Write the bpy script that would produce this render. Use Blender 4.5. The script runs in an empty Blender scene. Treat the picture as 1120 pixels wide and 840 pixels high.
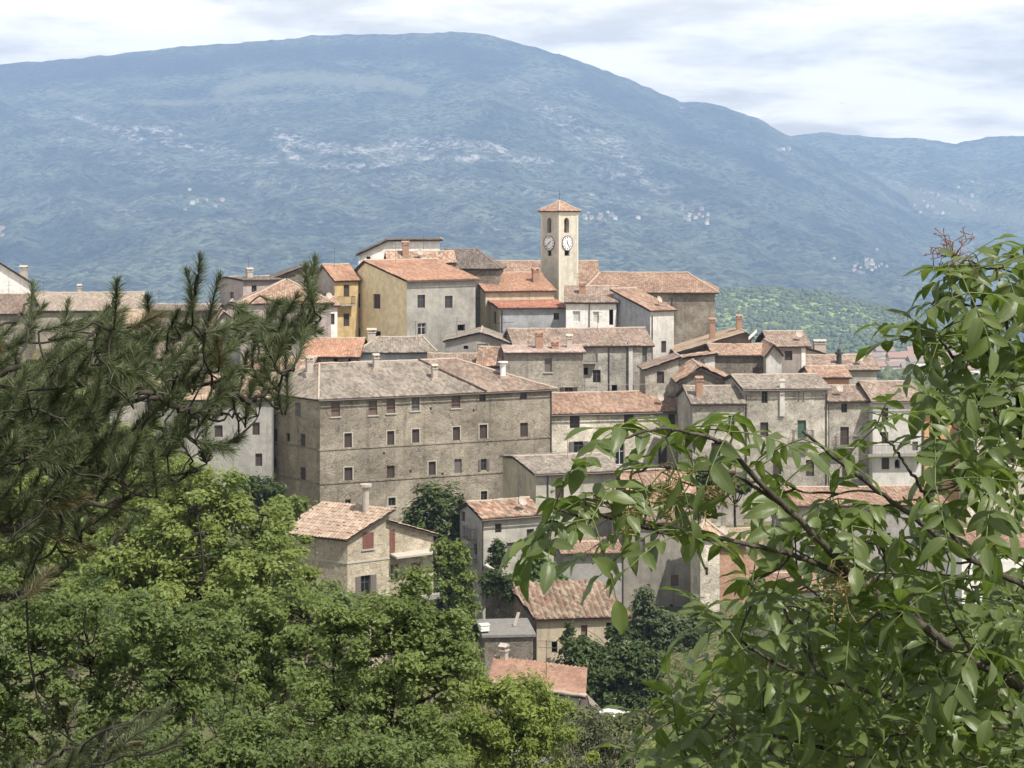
import bpy, math, random
import numpy as np
from mathutils import Vector
from mathutils.bvhtree import BVHTree

random.seed(7)
RNG = np.random.default_rng(7)
SC = bpy.context.scene
COL = SC.collection
F, CX, HY = 2090.0, 560.0, 225.0          # focal length, optical axis and horizon of the photograph, in its pixels
PI = math.pi
SUN_AZ, SUN_EL = math.radians(138), math.radians(57)      # azimuth clockwise from +Y

def at(px, py, Y):
    return np.array([(px - CX) / F * Y, Y, (HY - py) / F * Y])

# ------------------------------------------------------------------ tags
def tag(o, label=None, cat=None, group=None, kind=None):
    if label: o['label'] = label
    if cat: o['category'] = cat
    if group: o['group'] = group
    if kind: o['kind'] = kind
    return o

def empty(name, loc, rz=0.0):
    o = bpy.data.objects.new(name, None)
    o.empty_display_size = 0.3
    COL.objects.link(o)
    o.location = [float(c) for c in loc]
    o.rotation_euler = (0, 0, rz)
    return o

# ------------------------------------------------------------------ mesh collector
BOXF = np.array([[0, 3, 2, 1], [4, 5, 6, 7], [0, 1, 5, 4], [1, 2, 6, 5], [2, 3, 7, 6], [3, 0, 4, 7]])

class MB:
    def __init__(s):
        s.v = []; s.n = 0; s.f = []; s.m = []; s.uv = []; s.r = []

    def add(s, verts, faces, mat=0, uv=None, rnd=None):
        verts = np.asarray(verts, dtype=np.float64).reshape(-1, 3)
        fs = faces if isinstance(faces, list) else [faces]
        for fa in fs:
            fa = np.asarray(fa, dtype=np.int64)
            if fa.ndim == 1: fa = fa[None, :]
            s.f.append(fa + s.n); s.m.append(np.full(len(fa), mat))
        s.v.append(verts); s.n += len(verts)
        s.uv.append(np.zeros((len(verts), 2)) if uv is None else np.asarray(uv))
        s.r.append(np.full(len(verts), .5) if rnd is None else np.asarray(rnd, dtype=np.float64))

    def quad(s, a, b, c, d, mat=0): s.add([a, b, c, d], [[0, 1, 2, 3]], mat)
    def poly(s, pts, mat=0): s.add(pts, [list(range(len(pts)))], mat)

    def box(s, lo, hi, mat=0):
        x0, y0, z0 = lo; x1, y1, z1 = hi
        s.add([(x0, y0, z0), (x1, y0, z0), (x1, y1, z0), (x0, y1, z0), (x0, y0, z1), (x1, y0, z1), (x1, y1, z1), (x0, y1, z1)], BOXF, mat)

    def obox(s, o, ex, ey, ez, mat=0):            # box spanned by three edge vectors
        o, ex, ey, ez = map(np.asarray, (o, ex, ey, ez))
        s.add([o, o + ex, o + ex + ey, o + ey, o + ez, o + ex + ez, o + ex + ey + ez, o + ey + ez], BOXF, mat)

    def tube(s, pts, radii, k=6, mat=0, rnd=None, cap=True):
        pts = np.asarray(pts, float); n = len(pts)
        radii = np.broadcast_to(np.asarray(radii, float), (n,))
        t = np.gradient(pts, axis=0); t /= np.linalg.norm(t, axis=1)[:, None] + 1e-12
        ref = np.array([0, 0, 1.0]) if abs(t[0][2]) < .9 else np.array([1.0, 0, 0])
        vs = []
        for i in range(n):
            a = np.cross(t[i], ref); a /= np.linalg.norm(a) + 1e-12
            b = np.cross(a, t[i]); ref = b
            an = np.arange(k) * 2 * PI / k
            vs.append(pts[i] + radii[i] * (np.cos(an)[:, None] * a + np.sin(an)[:, None] * b))
        vs = np.concatenate(vs)
        i, j = np.meshgrid(np.arange(n - 1), np.arange(k), indexing='ij')
        i = i.ravel(); j = j.ravel(); j2 = (j + 1) % k
        fs = [np.stack([i * k + j, i * k + j2, (i + 1) * k + j2, (i + 1) * k + j], 1)]
        if cap: fs += [np.arange(k)[::-1], (n - 1) * k + np.arange(k)]
        s.add(vs, fs, mat, rnd=None if rnd is None else np.full(len(vs), rnd))

    def build(s, name, mats, parent=None, smooth=False, rnd=False, loc=None):
        me = bpy.data.meshes.new(name)
        if s.n:
            V = np.concatenate(s.v)
            tot = np.concatenate([np.full(len(fa), fa.shape[1]) for fa in s.f])
            loops = np.concatenate([fa.ravel() for fa in s.f])
            me.vertices.add(len(V)); me.vertices.foreach_set('co', V.ravel())
            me.loops.add(len(loops)); me.loops.foreach_set('vertex_index', loops.astype(np.int32))
            me.polygons.add(len(tot))
            me.polygons.foreach_set('loop_start', np.concatenate([[0], np.cumsum(tot)[:-1]]).astype(np.int32))
            me.polygons.foreach_set('loop_total', tot.astype(np.int32))
            me.polygons.foreach_set('material_index', np.concatenate(s.m).astype(np.int32))
            me.polygons.foreach_set('use_smooth', np.full(len(tot), smooth))
            UV = np.concatenate(s.uv)
            if UV.any():
                l = me.uv_layers.new(name='UVMap'); l.data.foreach_set('uv', UV[loops].ravel())
            if rnd:
                at_ = me.attributes.new('rnd', 'FLOAT', 'POINT'); at_.data.foreach_set('value', np.concatenate(s.r))
            me.update(calc_edges=True)
        for m in (mats if isinstance(mats, (list, tuple)) else [mats]): me.materials.append(m)
        o = bpy.data.objects.new(name, me); COL.objects.link(o)
        if parent is not None: o.parent = parent
        if loc is not None: o.location = [float(c) for c in loc]
        return o

# ------------------------------------------------------------------ value noise
def _h(i, j, s):
    n = (i.astype(np.int64) * 374761393 + j.astype(np.int64) * 668265263 + s * 974711) & 0x7fffffff
    n = ((n ^ (n >> 13)) * 1274126177) & 0x7fffffff
    return ((n ^ (n >> 16)) & 0xffff) / 65535.0
def vnoise(x, y, s=0):
    xi = np.floor(x); yi = np.floor(y); fx = x - xi; fy = y - yi
    fx = fx * fx * (3 - 2 * fx); fy = fy * fy * (3 - 2 * fy)
    a = _h(xi, yi, s); b = _h(xi + 1, yi, s); c = _h(xi, yi + 1, s); d = _h(xi + 1, yi + 1, s)
    return (a * (1 - fx) + b * fx) * (1 - fy) + (c * (1 - fx) + d * fx) * fy
def fbm(x, y, s=0, o=5, ridged=False):
    t = 0; a = .5; tot = 0
    for k in range(o):
        n = vnoise(x, y, s + k)
        if ridged: n = 1 - np.abs(2 * n - 1)
        t = t + a * n; tot += a; a *= .5; x = x * 2.03 + 17.1; y = y * 2.03 + 9.7
    return t / tot

# ------------------------------------------------------------------ materials
class NT:
    def __init__(s, name):
        s.mat = bpy.data.materials.new(name); s.mat.use_nodes = True
        s.t = s.mat.node_tree; s.t.nodes.clear()
        s.out = s.t.nodes.new('ShaderNodeOutputMaterial')
    def n(s, typ, _p=None, **inp):
        nd = s.t.nodes.new('ShaderNode' + typ)
        for k, v in (_p or {}).items(): setattr(nd, k, v)
        for k, v in inp.items():
            key = int(k[1:]) if k[0] == '_' and k[1:].isdigit() else k.replace('_', ' ')
            s.set(nd.inputs[key], v)
        return nd
    def set(s, sock, v):
        if isinstance(v, bpy.types.NodeSocket): s.t.links.new(v, sock)
        elif isinstance(v, bpy.types.Node): s.t.links.new(v.outputs[0], sock)
        elif isinstance(v, (tuple, list)) and len(v) == 3 and sock.type == 'RGBA': sock.default_value = (*v, 1)
        else: sock.default_value = v
    def math(s, op, a, b=0.0, c=None, clamp=False):
        kw = dict(_0=a, _1=b)
        if c is not None: kw['_2'] = c
        return s.n('Math', dict(operation=op, use_clamp=clamp), **kw).outputs[0]
    def mix(s, fac, a, b, blend='MIX'):
        nd = s.t.nodes.new('ShaderNodeMix'); nd.data_type = 'RGBA'; nd.blend_type = blend
        s.set(nd.inputs[0], fac); s.set(nd.inputs[6], a); s.set(nd.inputs[7], b)
        return nd.outputs[2]
    def noise(s, vec, scale, detail=4, rough=.55, dist=0):
        return s.n('TexNoise', Vector=vec, Scale=scale, Detail=detail, Roughness=rough, Distortion=dist).outputs[0]
    def ss(s, x, lo, hi):                       # smoothstep
        return s.n('MapRange', dict(interpolation_type='SMOOTHSTEP'), _0=x, _1=lo, _2=hi).outputs[0]
    def mapping(s, vec, scale=(1, 1, 1), loc=(0, 0, 0)):
        return s.n('Mapping', Vector=vec, Scale=scale, Location=loc).outputs[0]
    def obj(s): return s.n('TexCoord').outputs['Object']
    def finish(s, col, rough=.85, bump=None, bstr=.4, bdist=.05, spec=.3, metal=0.0):
        b = s.n('BsdfPrincipled', Base_Color=col, Roughness=rough, Metallic=metal)
        b.inputs['Specular IOR Level'].default_value = spec
        if bump is not None:
            bn = s.n('Bump', Height=bump, Strength=bstr, Distance=bdist); s.t.links.new(bn.outputs[0], b.inputs['Normal'])
        s.t.links.new(b.outputs[0], s.out.inputs[0])
        s.bsdf = b
        return s.mat

_cache = {}
def cached(fn):
    def w(*a, **k):
        key = (fn.__name__, a, tuple(sorted(k.items())))
        if key not in _cache: _cache[key] = fn(*a, **k)
        return _cache[key]
    return w

def sc_(c, k): return tuple(min(1, x * k) for x in c)

@cached
def M_plain(name, col, rough=.7, metal=0.0, var=.15, spec=.3):
    t = NT(name); o = t.obj()
    n = t.noise(o, 3.0, 5)
    return t.finish(t.mix(n, sc_(col, 1 - var), sc_(col, 1 + var)), rough, n, .15, .01, spec, metal)

@cached
def M_stone(name, c1, c2, c3, seed=0, scale=2.9, mortar=(.34, .31, .26), streak=.35, pale=.3):
    """rubble masonry: stones of differing tone in wide mortar, weather streaks and repairs"""
    t = NT(name); o = t.mapping(t.obj(), loc=(seed * 7.3, seed * 3.1, seed * 1.7))
    warp = t.n('VectorMath', dict(operation='ADD'), _0=o, _1=t.n('TexNoise', Vector=o, Scale=2.2, Detail=2).outputs[1])
    st = t.mapping(warp.outputs[0], scale=(1, 1, 1.5))
    v = t.n('TexVoronoi', Vector=st, Scale=scale, Randomness=.9)
    ve = t.n('TexVoronoi', dict(feature='DISTANCE_TO_EDGE'), Vector=st, Scale=scale, Randomness=.9)
    cell = t.n('SeparateColor', Color=v.outputs['Color'])
    big = t.noise(o, .22, 4); mid = t.noise(o, .9, 6, .65); fine = t.noise(o, 7.0, 5, .7)
    col = t.mix(cell.outputs[0], c1, c2)
    col = t.mix(t.math('MULTIPLY', t.math('GREATER_THAN', cell.outputs[1], .82), .55), col, c3)
    joint = t.ss(ve.outputs['Distance'], .02, .11)
    col = t.mix(joint, mortar, col)
    smear = t.ss(t.math('ADD', mid, t.math('MULTIPLY', big, .5)), .72, .9)       # render smeared over the stones
    col = t.mix(t.math('MULTIPLY', smear, pale), col, sc_(mortar, 1.35))
    tone = t.n('MapRange', _0=big, _1=.3, _2=.7, _3=.72, _4=1.2).outputs[0]
    col = t.mix(1.0, col, t.n('CombineColor', _0=tone, _1=tone, _2=tone), 'MULTIPLY')
    sv = t.noise(t.mapping(o, scale=(1.6, 1.6, .1)), 1.0, 5, .6)
    sm = t.math('MULTIPLY', t.ss(sv, .52, .72), streak)
    col = t.mix(sm, col, sc_(c3, .35))
    tf = t.n('MapRange', _0=fine, _1=.3, _2=.7, _3=.78, _4=1.2).outputs[0]
    col = t.mix(1.0, col, t.n('CombineColor', _0=tf, _1=tf, _2=tf), 'MULTIPLY')
    h = t.math('ADD', t.math('MULTIPLY', joint, .7), t.math('MULTIPLY', fine, .6))
    return t.finish(col, .92, h, .8, .06, .15)

@cached
def M_plaster(name, c, dirt=(.16, .15, .14), seed=0, patch=.35, streak=.45, bare=0.0, barec=(.3, .27, .22)):
    """old render: blotches, rain streaks, patches fallen off"""
    t = NT(name); o = t.mapping(t.obj(), loc=(seed * 5.3, seed * 2.9, seed * 4.1))
    big = t.noise(o, .3, 5, .6); mid = t.noise(o, 1.4, 6, .65); fine = t.noise(o, 9, 4, .7)
    col = t.mix(t.ss(mid, .3, .7), sc_(c, .84), sc_(c, 1.12))
    col = t.mix(t.math('MULTIPLY', t.ss(big, .45, .7), patch), col, dirt)
    sv = t.noise(t.mapping(o, scale=(2.2, 2.2, .12)), 1.0, 5, .62)
    col = t.mix(t.math('MULTIPLY', t.ss(sv, .5, .75), streak), col, dirt)
    tf = t.n('MapRange', _0=fine, _1=.3, _2=.7, _3=.86, _4=1.12).outputs[0]
    col = t.mix(1.0, col, t.n('CombineColor', _0=tf, _1=tf, _2=tf), 'MULTIPLY')
    h = t.math('ADD', t.math('MULTIPLY', mid, .4), t.math('MULTIPLY', fine, .3))
    if bare > 0:
        m = t.ss(t.math('ADD', t.math('MULTIPLY', mid, .6), t.math('MULTIPLY', big, .5)), .78 - bare * .4, .84 - bare * .4)
        v = t.n('TexVoronoi', Vector=t.mapping(o, scale=(1, 1, 1.5)), Scale=3.2)
        cc = t.n('SeparateColor', Color=v.outputs['Color'])
        col = t.mix(m, col, t.mix(cc.outputs[0], sc_(barec, .6), sc_(barec, 1.2)))
        h = t.math('SUBTRACT', h, t.math('MULTIPLY', m, .8))
    return t.finish(col, .9, h, .45, .04, .2)

@cached
def M_tile(name, tones, seed=0, lichen=(.24, .2, .16), lich=.4, dark=.5, gain=1.0):
    """clay tiles: one tone per tile, lichen and soot in drifts"""
    t = NT(name)
    uv = t.n('TexCoord').outputs['UV']; o = t.mapping(t.obj(), loc=(seed * 3.7, seed * 1.9, 0))
    fl = t.n('VectorMath', dict(operation='FLOOR'), _0=uv)
    wn = t.n('TexWhiteNoise', dict(noise_dimensions='3D'), Vector=t.n('VectorMath', dict(operation='ADD'), _0=fl.outputs[0], _1=(seed * 1.37, 3.3, 0.5)).outputs[0])
    r = t.n('ValToRGB', Fac=wn.outputs['Value'])
    el = r.color_ramp.elements
    while len(el) < len(tones): el.new(.5)
    for i, c in enumerate(tones): el[i].position = i / len(tones); el[i].color = (*[min(1, x * gain) for x in c], 1)
    r.color_ramp.interpolation = 'CONSTANT'
    big = t.noise(o, .35, 5, .6); mid = t.noise(o, 1.8, 6, .7); fine = t.noise(o, 8, 4, .7)
    col = t.mix(t.math('MULTIPLY', t.ss(mid, .45, .68), lich), r.outputs[0], lichen)
    tone = t.n('MapRange', _0=big, _1=.3, _2=.7, _3=1 - dark * .6, _4=1.15).outputs[0]
    col = t.mix(1.0, col, t.n('CombineColor', _0=tone, _1=tone, _2=tone), 'MULTIPLY')
    tf = t.n('MapRange', _0=fine, _1=.3, _2=.7, _3=.8, _4=1.2).outputs[0]
    col = t.mix(1.0, col, t.n('CombineColor', _0=tf, _1=tf, _2=tf), 'MULTIPLY')
    return t.finish(col, .85, fine, .3, .02, .25)

@cached
def M_leaf(name, c1, c2, trans=.35, rough=.5, spec=.35, back=1.0):
    t = NT(name)
    a = t.n('Attribute', dict(attribute_name='rnd'))
    n = t.noise(t.obj(), .7, 2)
    f = t.math('ADD', t.math('MULTIPLY', a.outputs['Fac'], .7), t.math('MULTIPLY', n, .3))
    col = t.mix(f, c1, c2)
    b = t.n('BsdfPrincipled', Base_Color=col, Roughness=rough)
    b.inputs['Specular IOR Level'].default_value = spec
    tr = t.n('BsdfTranslucent', Color=t.mix(.35, sc_(c2, 1.6), col))
    m = t.n('MixShader', _0=trans, _1=b.outputs[0], _2=tr.outputs[0])
    t.t.links.new(m.outputs[0], t.out.inputs[0])
    return t.mat

@cached
def M_bark(name, c1, c2, scale=12):
    t = NT(name); o = t.obj()
    n = t.noise(t.mapping(o, scale=(1, 1, .35)), scale, 6, .7)
    return t.finish(t.mix(t.ss(n, .3, .7), c1, c2), .9, n, .7, .02, .2)
# ================================================================== light, sky, air
def setup():
    w = bpy.data.worlds.new("World"); SC.world = w; w.use_nodes = True
    nt = w.node_tree; nt.nodes.clear()
    N = lambda t: nt.nodes.new('ShaderNode' + t)
    L = nt.links.new
    out = N('OutputWorld'); bg = N('Background'); bg.inputs[1].default_value = .075
    sky = N('TexSky'); sky.sky_type = 'NISHITA'; sky.sun_disc = False
    sky.sun_elevation = SUN_EL; sky.sun_rotation = SUN_AZ; sky.altitude = 600; sky.air_density = 1.0; sky.dust_density = 1.5
    tc = N('TexCoord')
    sep = N('SeparateXYZ'); L(tc.outputs['Generated'], sep.inputs[0])
    # cloud sheet: the view direction meets a flat layer overhead, so clouds crowd together towards the horizon
    def M(op, a, b=None, clamp=False):
        m = N('Math'); m.operation = op; m.use_clamp = clamp
        for i, x in enumerate((a, b)):
            if x is None: continue
            if isinstance(x, bpy.types.NodeSocket): L(x, m.inputs[i])
            else: m.inputs[i].default_value = x
        return m.outputs[0]
    zc = M('ADD', M('MAXIMUM', sep.outputs[2], 0.0), .15)
    cb = N('CombineXYZ')
    L(M('DIVIDE', sep.outputs[0], zc), cb.inputs[0]); L(M('DIVIDE', sep.outputs[1], zc), cb.inputs[1])
    def noise(scale, detail, rough, off, dist=.3):
        mp = N('Mapping'); L(cb.outputs[0], mp.inputs[0]); mp.inputs['Location'].default_value = off
        n = N('TexNoise'); L(mp.outputs[0], n.inputs['Vector']); n.inputs['Scale'].default_value = scale
        n.inputs['Detail'].default_value = detail; n.inputs['Roughness'].default_value = rough; n.inputs['Distortion'].default_value = dist
        return n.outputs[0]
    def ss(x, lo, hi, a=0.0, b=1.0):
        m = N('MapRange'); m.interpolation_type = 'SMOOTHSTEP'; L(x, m.inputs[0])
        for i, v in zip((1, 2, 3, 4), (lo, hi, a, b)): m.inputs[i].default_value = v
        return m.outputs[0]
    cover = M('MULTIPLY', ss(noise(1.6, 10, .6, (3.1, 1.4, 0)), .2, .36), ss(sep.outputs[2], .16, .5, 1.0, .45))
    thick = ss(noise(2.3, 14, .6, (8.3, 4.2, 2), .15), .38, .66)
    def mix(f, a, b):
        m = N('Mix'); m.data_type = 'RGBA'
        L(f, m.inputs[0]) if isinstance(f, bpy.types.NodeSocket) else setattr(m.inputs[0], 'default_value', f)
        for i, x in ((6, a), (7, b)):
            if isinstance(x, bpy.types.NodeSocket): L(x, m.inputs[i])
            else: m.inputs[i].default_value = (*x, 1)
        return m.outputs[2]
    cloud = mix(thick, CLOUD_LIT, CLOUD_BASE)
    skyc = mix(cover, mix(ss(sep.outputs[2], .1, .4, .6, .1), sky.outputs[0], CLOUD_VEIL), cloud)
    gain = ss(sep.outputs[2], .1, .34, RING, 1.0)
    vm = N('VectorMath'); vm.operation = 'SCALE'; L(skyc, vm.inputs[0]); L(gain, vm.inputs['Scale'])
    L(vm.outputs[0], bg.inputs[0]); L(bg.outputs[0], out.inputs[0])
    w.cycles.sampling_method = 'MANUAL'; w.cycles.sample_map_resolution = 1024

    sl = bpy.data.lights.new('sun', 'SUN'); sl.energy = SUN_E; sl.angle = math.radians(.6); sl.color = (1, .94, .85)
    so = bpy.data.objects.new('sun', sl); COL.objects.link(so)
    d = Vector((math.sin(SUN_AZ) * math.cos(SUN_EL), math.cos(SUN_AZ) * math.cos(SUN_EL), math.sin(SUN_EL)))
    so.rotation_euler = d.to_track_quat('Z', 'Y').to_euler()

    cam = bpy.data.cameras.new('camera'); co = bpy.data.objects.new('camera', cam); COL.objects.link(co)
    cam.sensor_width = 36; cam.lens = F / 1120 * 36; cam.shift_y = -(420 - HY) / 1120
    cam.clip_start = .1; cam.clip_end = 60000
    co.location = (0, 0, 0); co.rotation_euler = (PI / 2, 0, 0)
    SC.camera = co
    vs = SC.view_settings; vs.view_transform = 'Standard'; vs.look = 'None'; vs.exposure = EXPOSURE; vs.gamma = 1
    vs.use_curve_mapping = False
    cy = SC.cycles
    cy.max_bounces = 8; cy.diffuse_bounces = 3; cy.glossy_bounces = 2; cy.transmission_bounces = 4; cy.volume_bounces = 1
    cy.use_denoising = True
    cy.use_adaptive_sampling = True; cy.adaptive_threshold = .02
    cy.caustics_reflective = False; cy.caustics_refractive = False

CLOUD_LIT, CLOUD_BASE, CLOUD_VEIL = (11.6, 10.5, 8.9), (6.3, 5.6, 4.3), (8.6, 7.8, 6.6)
RING = 2.3
SUN_E, EXPOSURE = 4.9, 0.56
HAZE_D, HAZE_C = 1.5e-4, (.375, .535, .84)
setup()

def haze():
    t = NT('haze_air')
    pv = t.n('VolumePrincipled', Color=HAZE_C, Density=HAZE_D, Anisotropy=.0)
    pv.inputs['Density Attribute'].default_value = ''
    t.t.links.new(pv.outputs[0], t.out.inputs['Volume'])
    t.mat.cycles.homogeneous_volume = True
    mb = MB(); mb.box((-9000, -910, -900), (9000, 10400, 900))
    o = mb.build('haze', t.mat); tag(o, 'bluish summer haze filling the air of the valley', kind='stuff')

# ================================================================== ground
YP = np.array([-900, -60, -10, 0, 2, 4, 8, 20, 30, 50, 90, 112, 130, 150, 165, 180, 200, 215, 235, 250, 270, 300, 400, 700, 1000, 1300, 1700, 2500, 3700, 6000, 10300.])
ZP = np.array([60, 16, -.6, -1.75, -2.2, -2.9, -4.8, -9.4, -12.6, -19, -31.5, -37.5, -36, -33, -33, -31.5, -26.5, -21, -15, -13, -13, -20, -50, -77, -95, -113, -139, -208, -312, -480, -700.])
CAPX = np.array([-600, 0, 230, 245, 500, 640, 780, 805, 1000, 1120, 1800.])
CAPY = np.array([372, 352, 352, 380, 380, 404, 408, 428, 446, 470, 520.])
def ground_z(x, Y):
    x = np.asarray(x, float); Y = np.asarray(Y, float)
    z = np.interp(Y, YP, ZP)
    px = CX + F * x / np.maximum(Y, 5.0)
    cap = np.interp(px, CAPX, CAPY)
    cz = -(cap - HY) / F * Y
    w = np.clip((Y - 165) / 30, 0, 1) * np.clip((420 - Y) / 60, 0, 1)
    z = np.where(w > 0, z * (1 - w) + np.minimum(z, cz) * w, z)
    far = np.clip((Y - 280) / 500, 0, 1)
    z = z + far * 14 * (fbm(x / 160, Y / 160, 3) - .5)
    near = np.clip((Y + 5) / 20, 0, 1) * np.clip((110 - Y) / 30, 0, 1)
    z = z + near * .5 * (fbm(x / 3, Y / 3, 5) - .5)
    return z

def make_ground():
    Ys = np.unique(np.concatenate([np.linspace(-900, -20, 12), np.linspace(-20, 12, 50), np.linspace(12, 130, 70), np.linspace(130, 310, 120),
                                   np.linspace(310, 2600, 110), np.linspace(2600, 10300, 40)]))
    T = np.linspace(-1, 1, 241); T = np.sign(T) * np.abs(T) ** 1.6
    half = np.clip(.62 * np.maximum(Ys, 0) + 60, 60, 8900)
    X = T[None, :] * half[:, None]; Y = np.repeat(Ys[:, None], len(T), 1)
    Z = ground_z(X, Y)
    n, m = X.shape
    i, j = np.meshgrid(np.arange(n - 1), np.arange(m - 1), indexing='ij'); i = i.ravel(); j = j.ravel()
    fs = np.stack([i * m + j, i * m + j + 1, (i + 1) * m + j + 1, (i + 1) * m + j], 1)
    mb = MB(); mb.add(np.stack([X, Y, Z], -1).reshape(-1, 3), fs)
    t = NT('hillside_grass_and_earth'); o = t.obj()
    n1 = t.noise(o, .25, 6, .65); n2 = t.noise(o, 3, 5, .7); n3 = t.noise(o, .02, 5, .6)
    col = t.mix(t.ss(n1, .35, .65), (.06, .075, .025), (.13, .12, .06))
    col = t.mix(t.ss(n2, .45, .65), col, (.2, .165, .115))
    col = t.mix(t.ss(n3, .45, .6), col, (.05, .085, .025))
    mat = t.finish(col, .95, n2, .8, .1, .1)
    o = mb.build('ground', mat, smooth=True); tag(o, 'grassy earth of the valley and the steep village hill', kind='structure')

# ================================================================== mountains
def rockbelts(px, py):
    """where pale limestone and upper pasture lie on the big mountain"""
    def belt(pts, sig):
        d = np.full(px.shape, 1e9)
        for (x0, y0), (x1, y1) in zip(pts[:-1], pts[1:]):
            dx, dy = x1 - x0, y1 - y0
            t = np.clip(((px - x0) * dx + (py - y0) * dy) / (dx * dx + dy * dy), 0, 1)
            d = np.minimum(d, np.hypot(px - x0 - t * dx, (py - y0 - t * dy) * 1.3))
        return np.exp(-(d / sig) ** 2)
    rock = np.maximum.reduce([
        .62 * belt([(85, 128), (120, 140), (150, 152), (185, 155), (230, 165), (270, 173), (300, 175)], 12),
        .75 * belt([(110, 140), (175, 142), (200, 150)], 9),
        .8 * belt([(308, 160), (320, 172), (345, 181), (390, 183), (430, 176), (450, 170), (490, 176), (545, 172), (600, 176)], 9),
        .85 * belt([(305, 148), (340, 160), (390, 165), (440, 160), (500, 155), (550, 165)], 13),
        .5 * belt([(370, 205), (400, 210), (450, 205), (510, 212)], 9), .45 * belt([(175, 218), (215, 222), (235, 226)], 9),
        .5 * belt([(60, 150), (200, 190), (330, 205), (480, 195), (620, 215), (740, 225)], 26), .42 * belt([(30, 215), (200, 245), (420, 240), (600, 262)], 24),
        .62 * belt([(600, 120), (640, 145), (680, 165), (700, 190), (720, 205)], 22),
        .55 * belt([(560, 90), (610, 130), (650, 180), (690, 200)], 22),
        .45 * belt([(740, 115), (770, 130), (800, 150), (860, 165), (930, 190), (980, 220), (1010, 240)], 12)])
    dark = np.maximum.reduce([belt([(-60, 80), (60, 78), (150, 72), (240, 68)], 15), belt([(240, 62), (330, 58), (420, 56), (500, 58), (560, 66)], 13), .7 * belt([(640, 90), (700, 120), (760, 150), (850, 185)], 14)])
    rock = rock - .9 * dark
    past = np.maximum.reduce([belt([(240, 100), (280, 88), (340, 84), (420, 90), (460, 100)], 14), .8 * belt([(150, 112), (220, 112), (280, 108), (330, 105)], 9),
                              .8 * belt([(95, 112), (120, 118), (55, 100)], 7), .6 * belt([(500, 110), (560, 90), (600, 80)], 16), .5 * belt([(190, 165), (250, 190), (290, 205)], 12),
                              .7 * belt([(210, 285), (240, 288), (290, 293)], 5)])
    return rock, past

def M_mountain(name, f1, f2, rockc=(.56, .53, .5), past=(.2, .21, .14), cell=14.0):
    t = NT(name); o = t.obj()
    r = t.n('Attribute', dict(attribute_name='rock')).outputs['Fac']
    p = t.n('Attribute', dict(attribute_name='pasture')).outputs['Fac']
    n1 = t.noise(o, .004, 7, .62); n2 = t.noise(o, .03, 6, .7); n3 = t.noise(t.mapping(o, scale=(1, .6, 1.4)), .03, 8, .8, .5)
    v = t.n('TexVoronoi', Vector=o, Scale=1 / cell, Randomness=1)
    vc = t.n('SeparateColor', Color=v.outputs['Color'])
    col = t.mix(t.ss(n1, .35, .65), f1, f2)
    tone = t.n('MapRange', _0=t.math('ADD', t.math('MULTIPLY', vc.outputs[0], .6), t.math('MULTIPLY', n2, .8)), _1=.38, _2=.92, _3=.1, _4=2.8).outputs[0]
    col = t.mix(1.0, col, t.n('CombineColor', _0=tone, _1=tone, _2=tone), 'MULTIPLY')
    pm = t.ss(t.math('ADD', t.math('MULTIPLY', p, .6), t.math('MULTIPLY', n2, .8)), .6, 1.0)
    col = t.mix(t.math('MULTIPLY', pm, .85), col, past)
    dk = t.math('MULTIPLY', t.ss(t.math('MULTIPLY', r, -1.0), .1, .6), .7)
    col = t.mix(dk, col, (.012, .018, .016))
    rm = t.math('MULTIPLY', t.ss(t.math('ADD', t.math('MULTIPLY', r, .22), t.math('MULTIPLY', n3, 1.2)), .7, .94), t.ss(r, .05, .7))
    col = t.mix(rm, col, rockc)
    h = t.math('ADD', t.math('MULTIPLY', v.outputs['Distance'], -.6), n2)
    return t.finish(col, .95, h, 1.0, cell * .9, .05)

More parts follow.
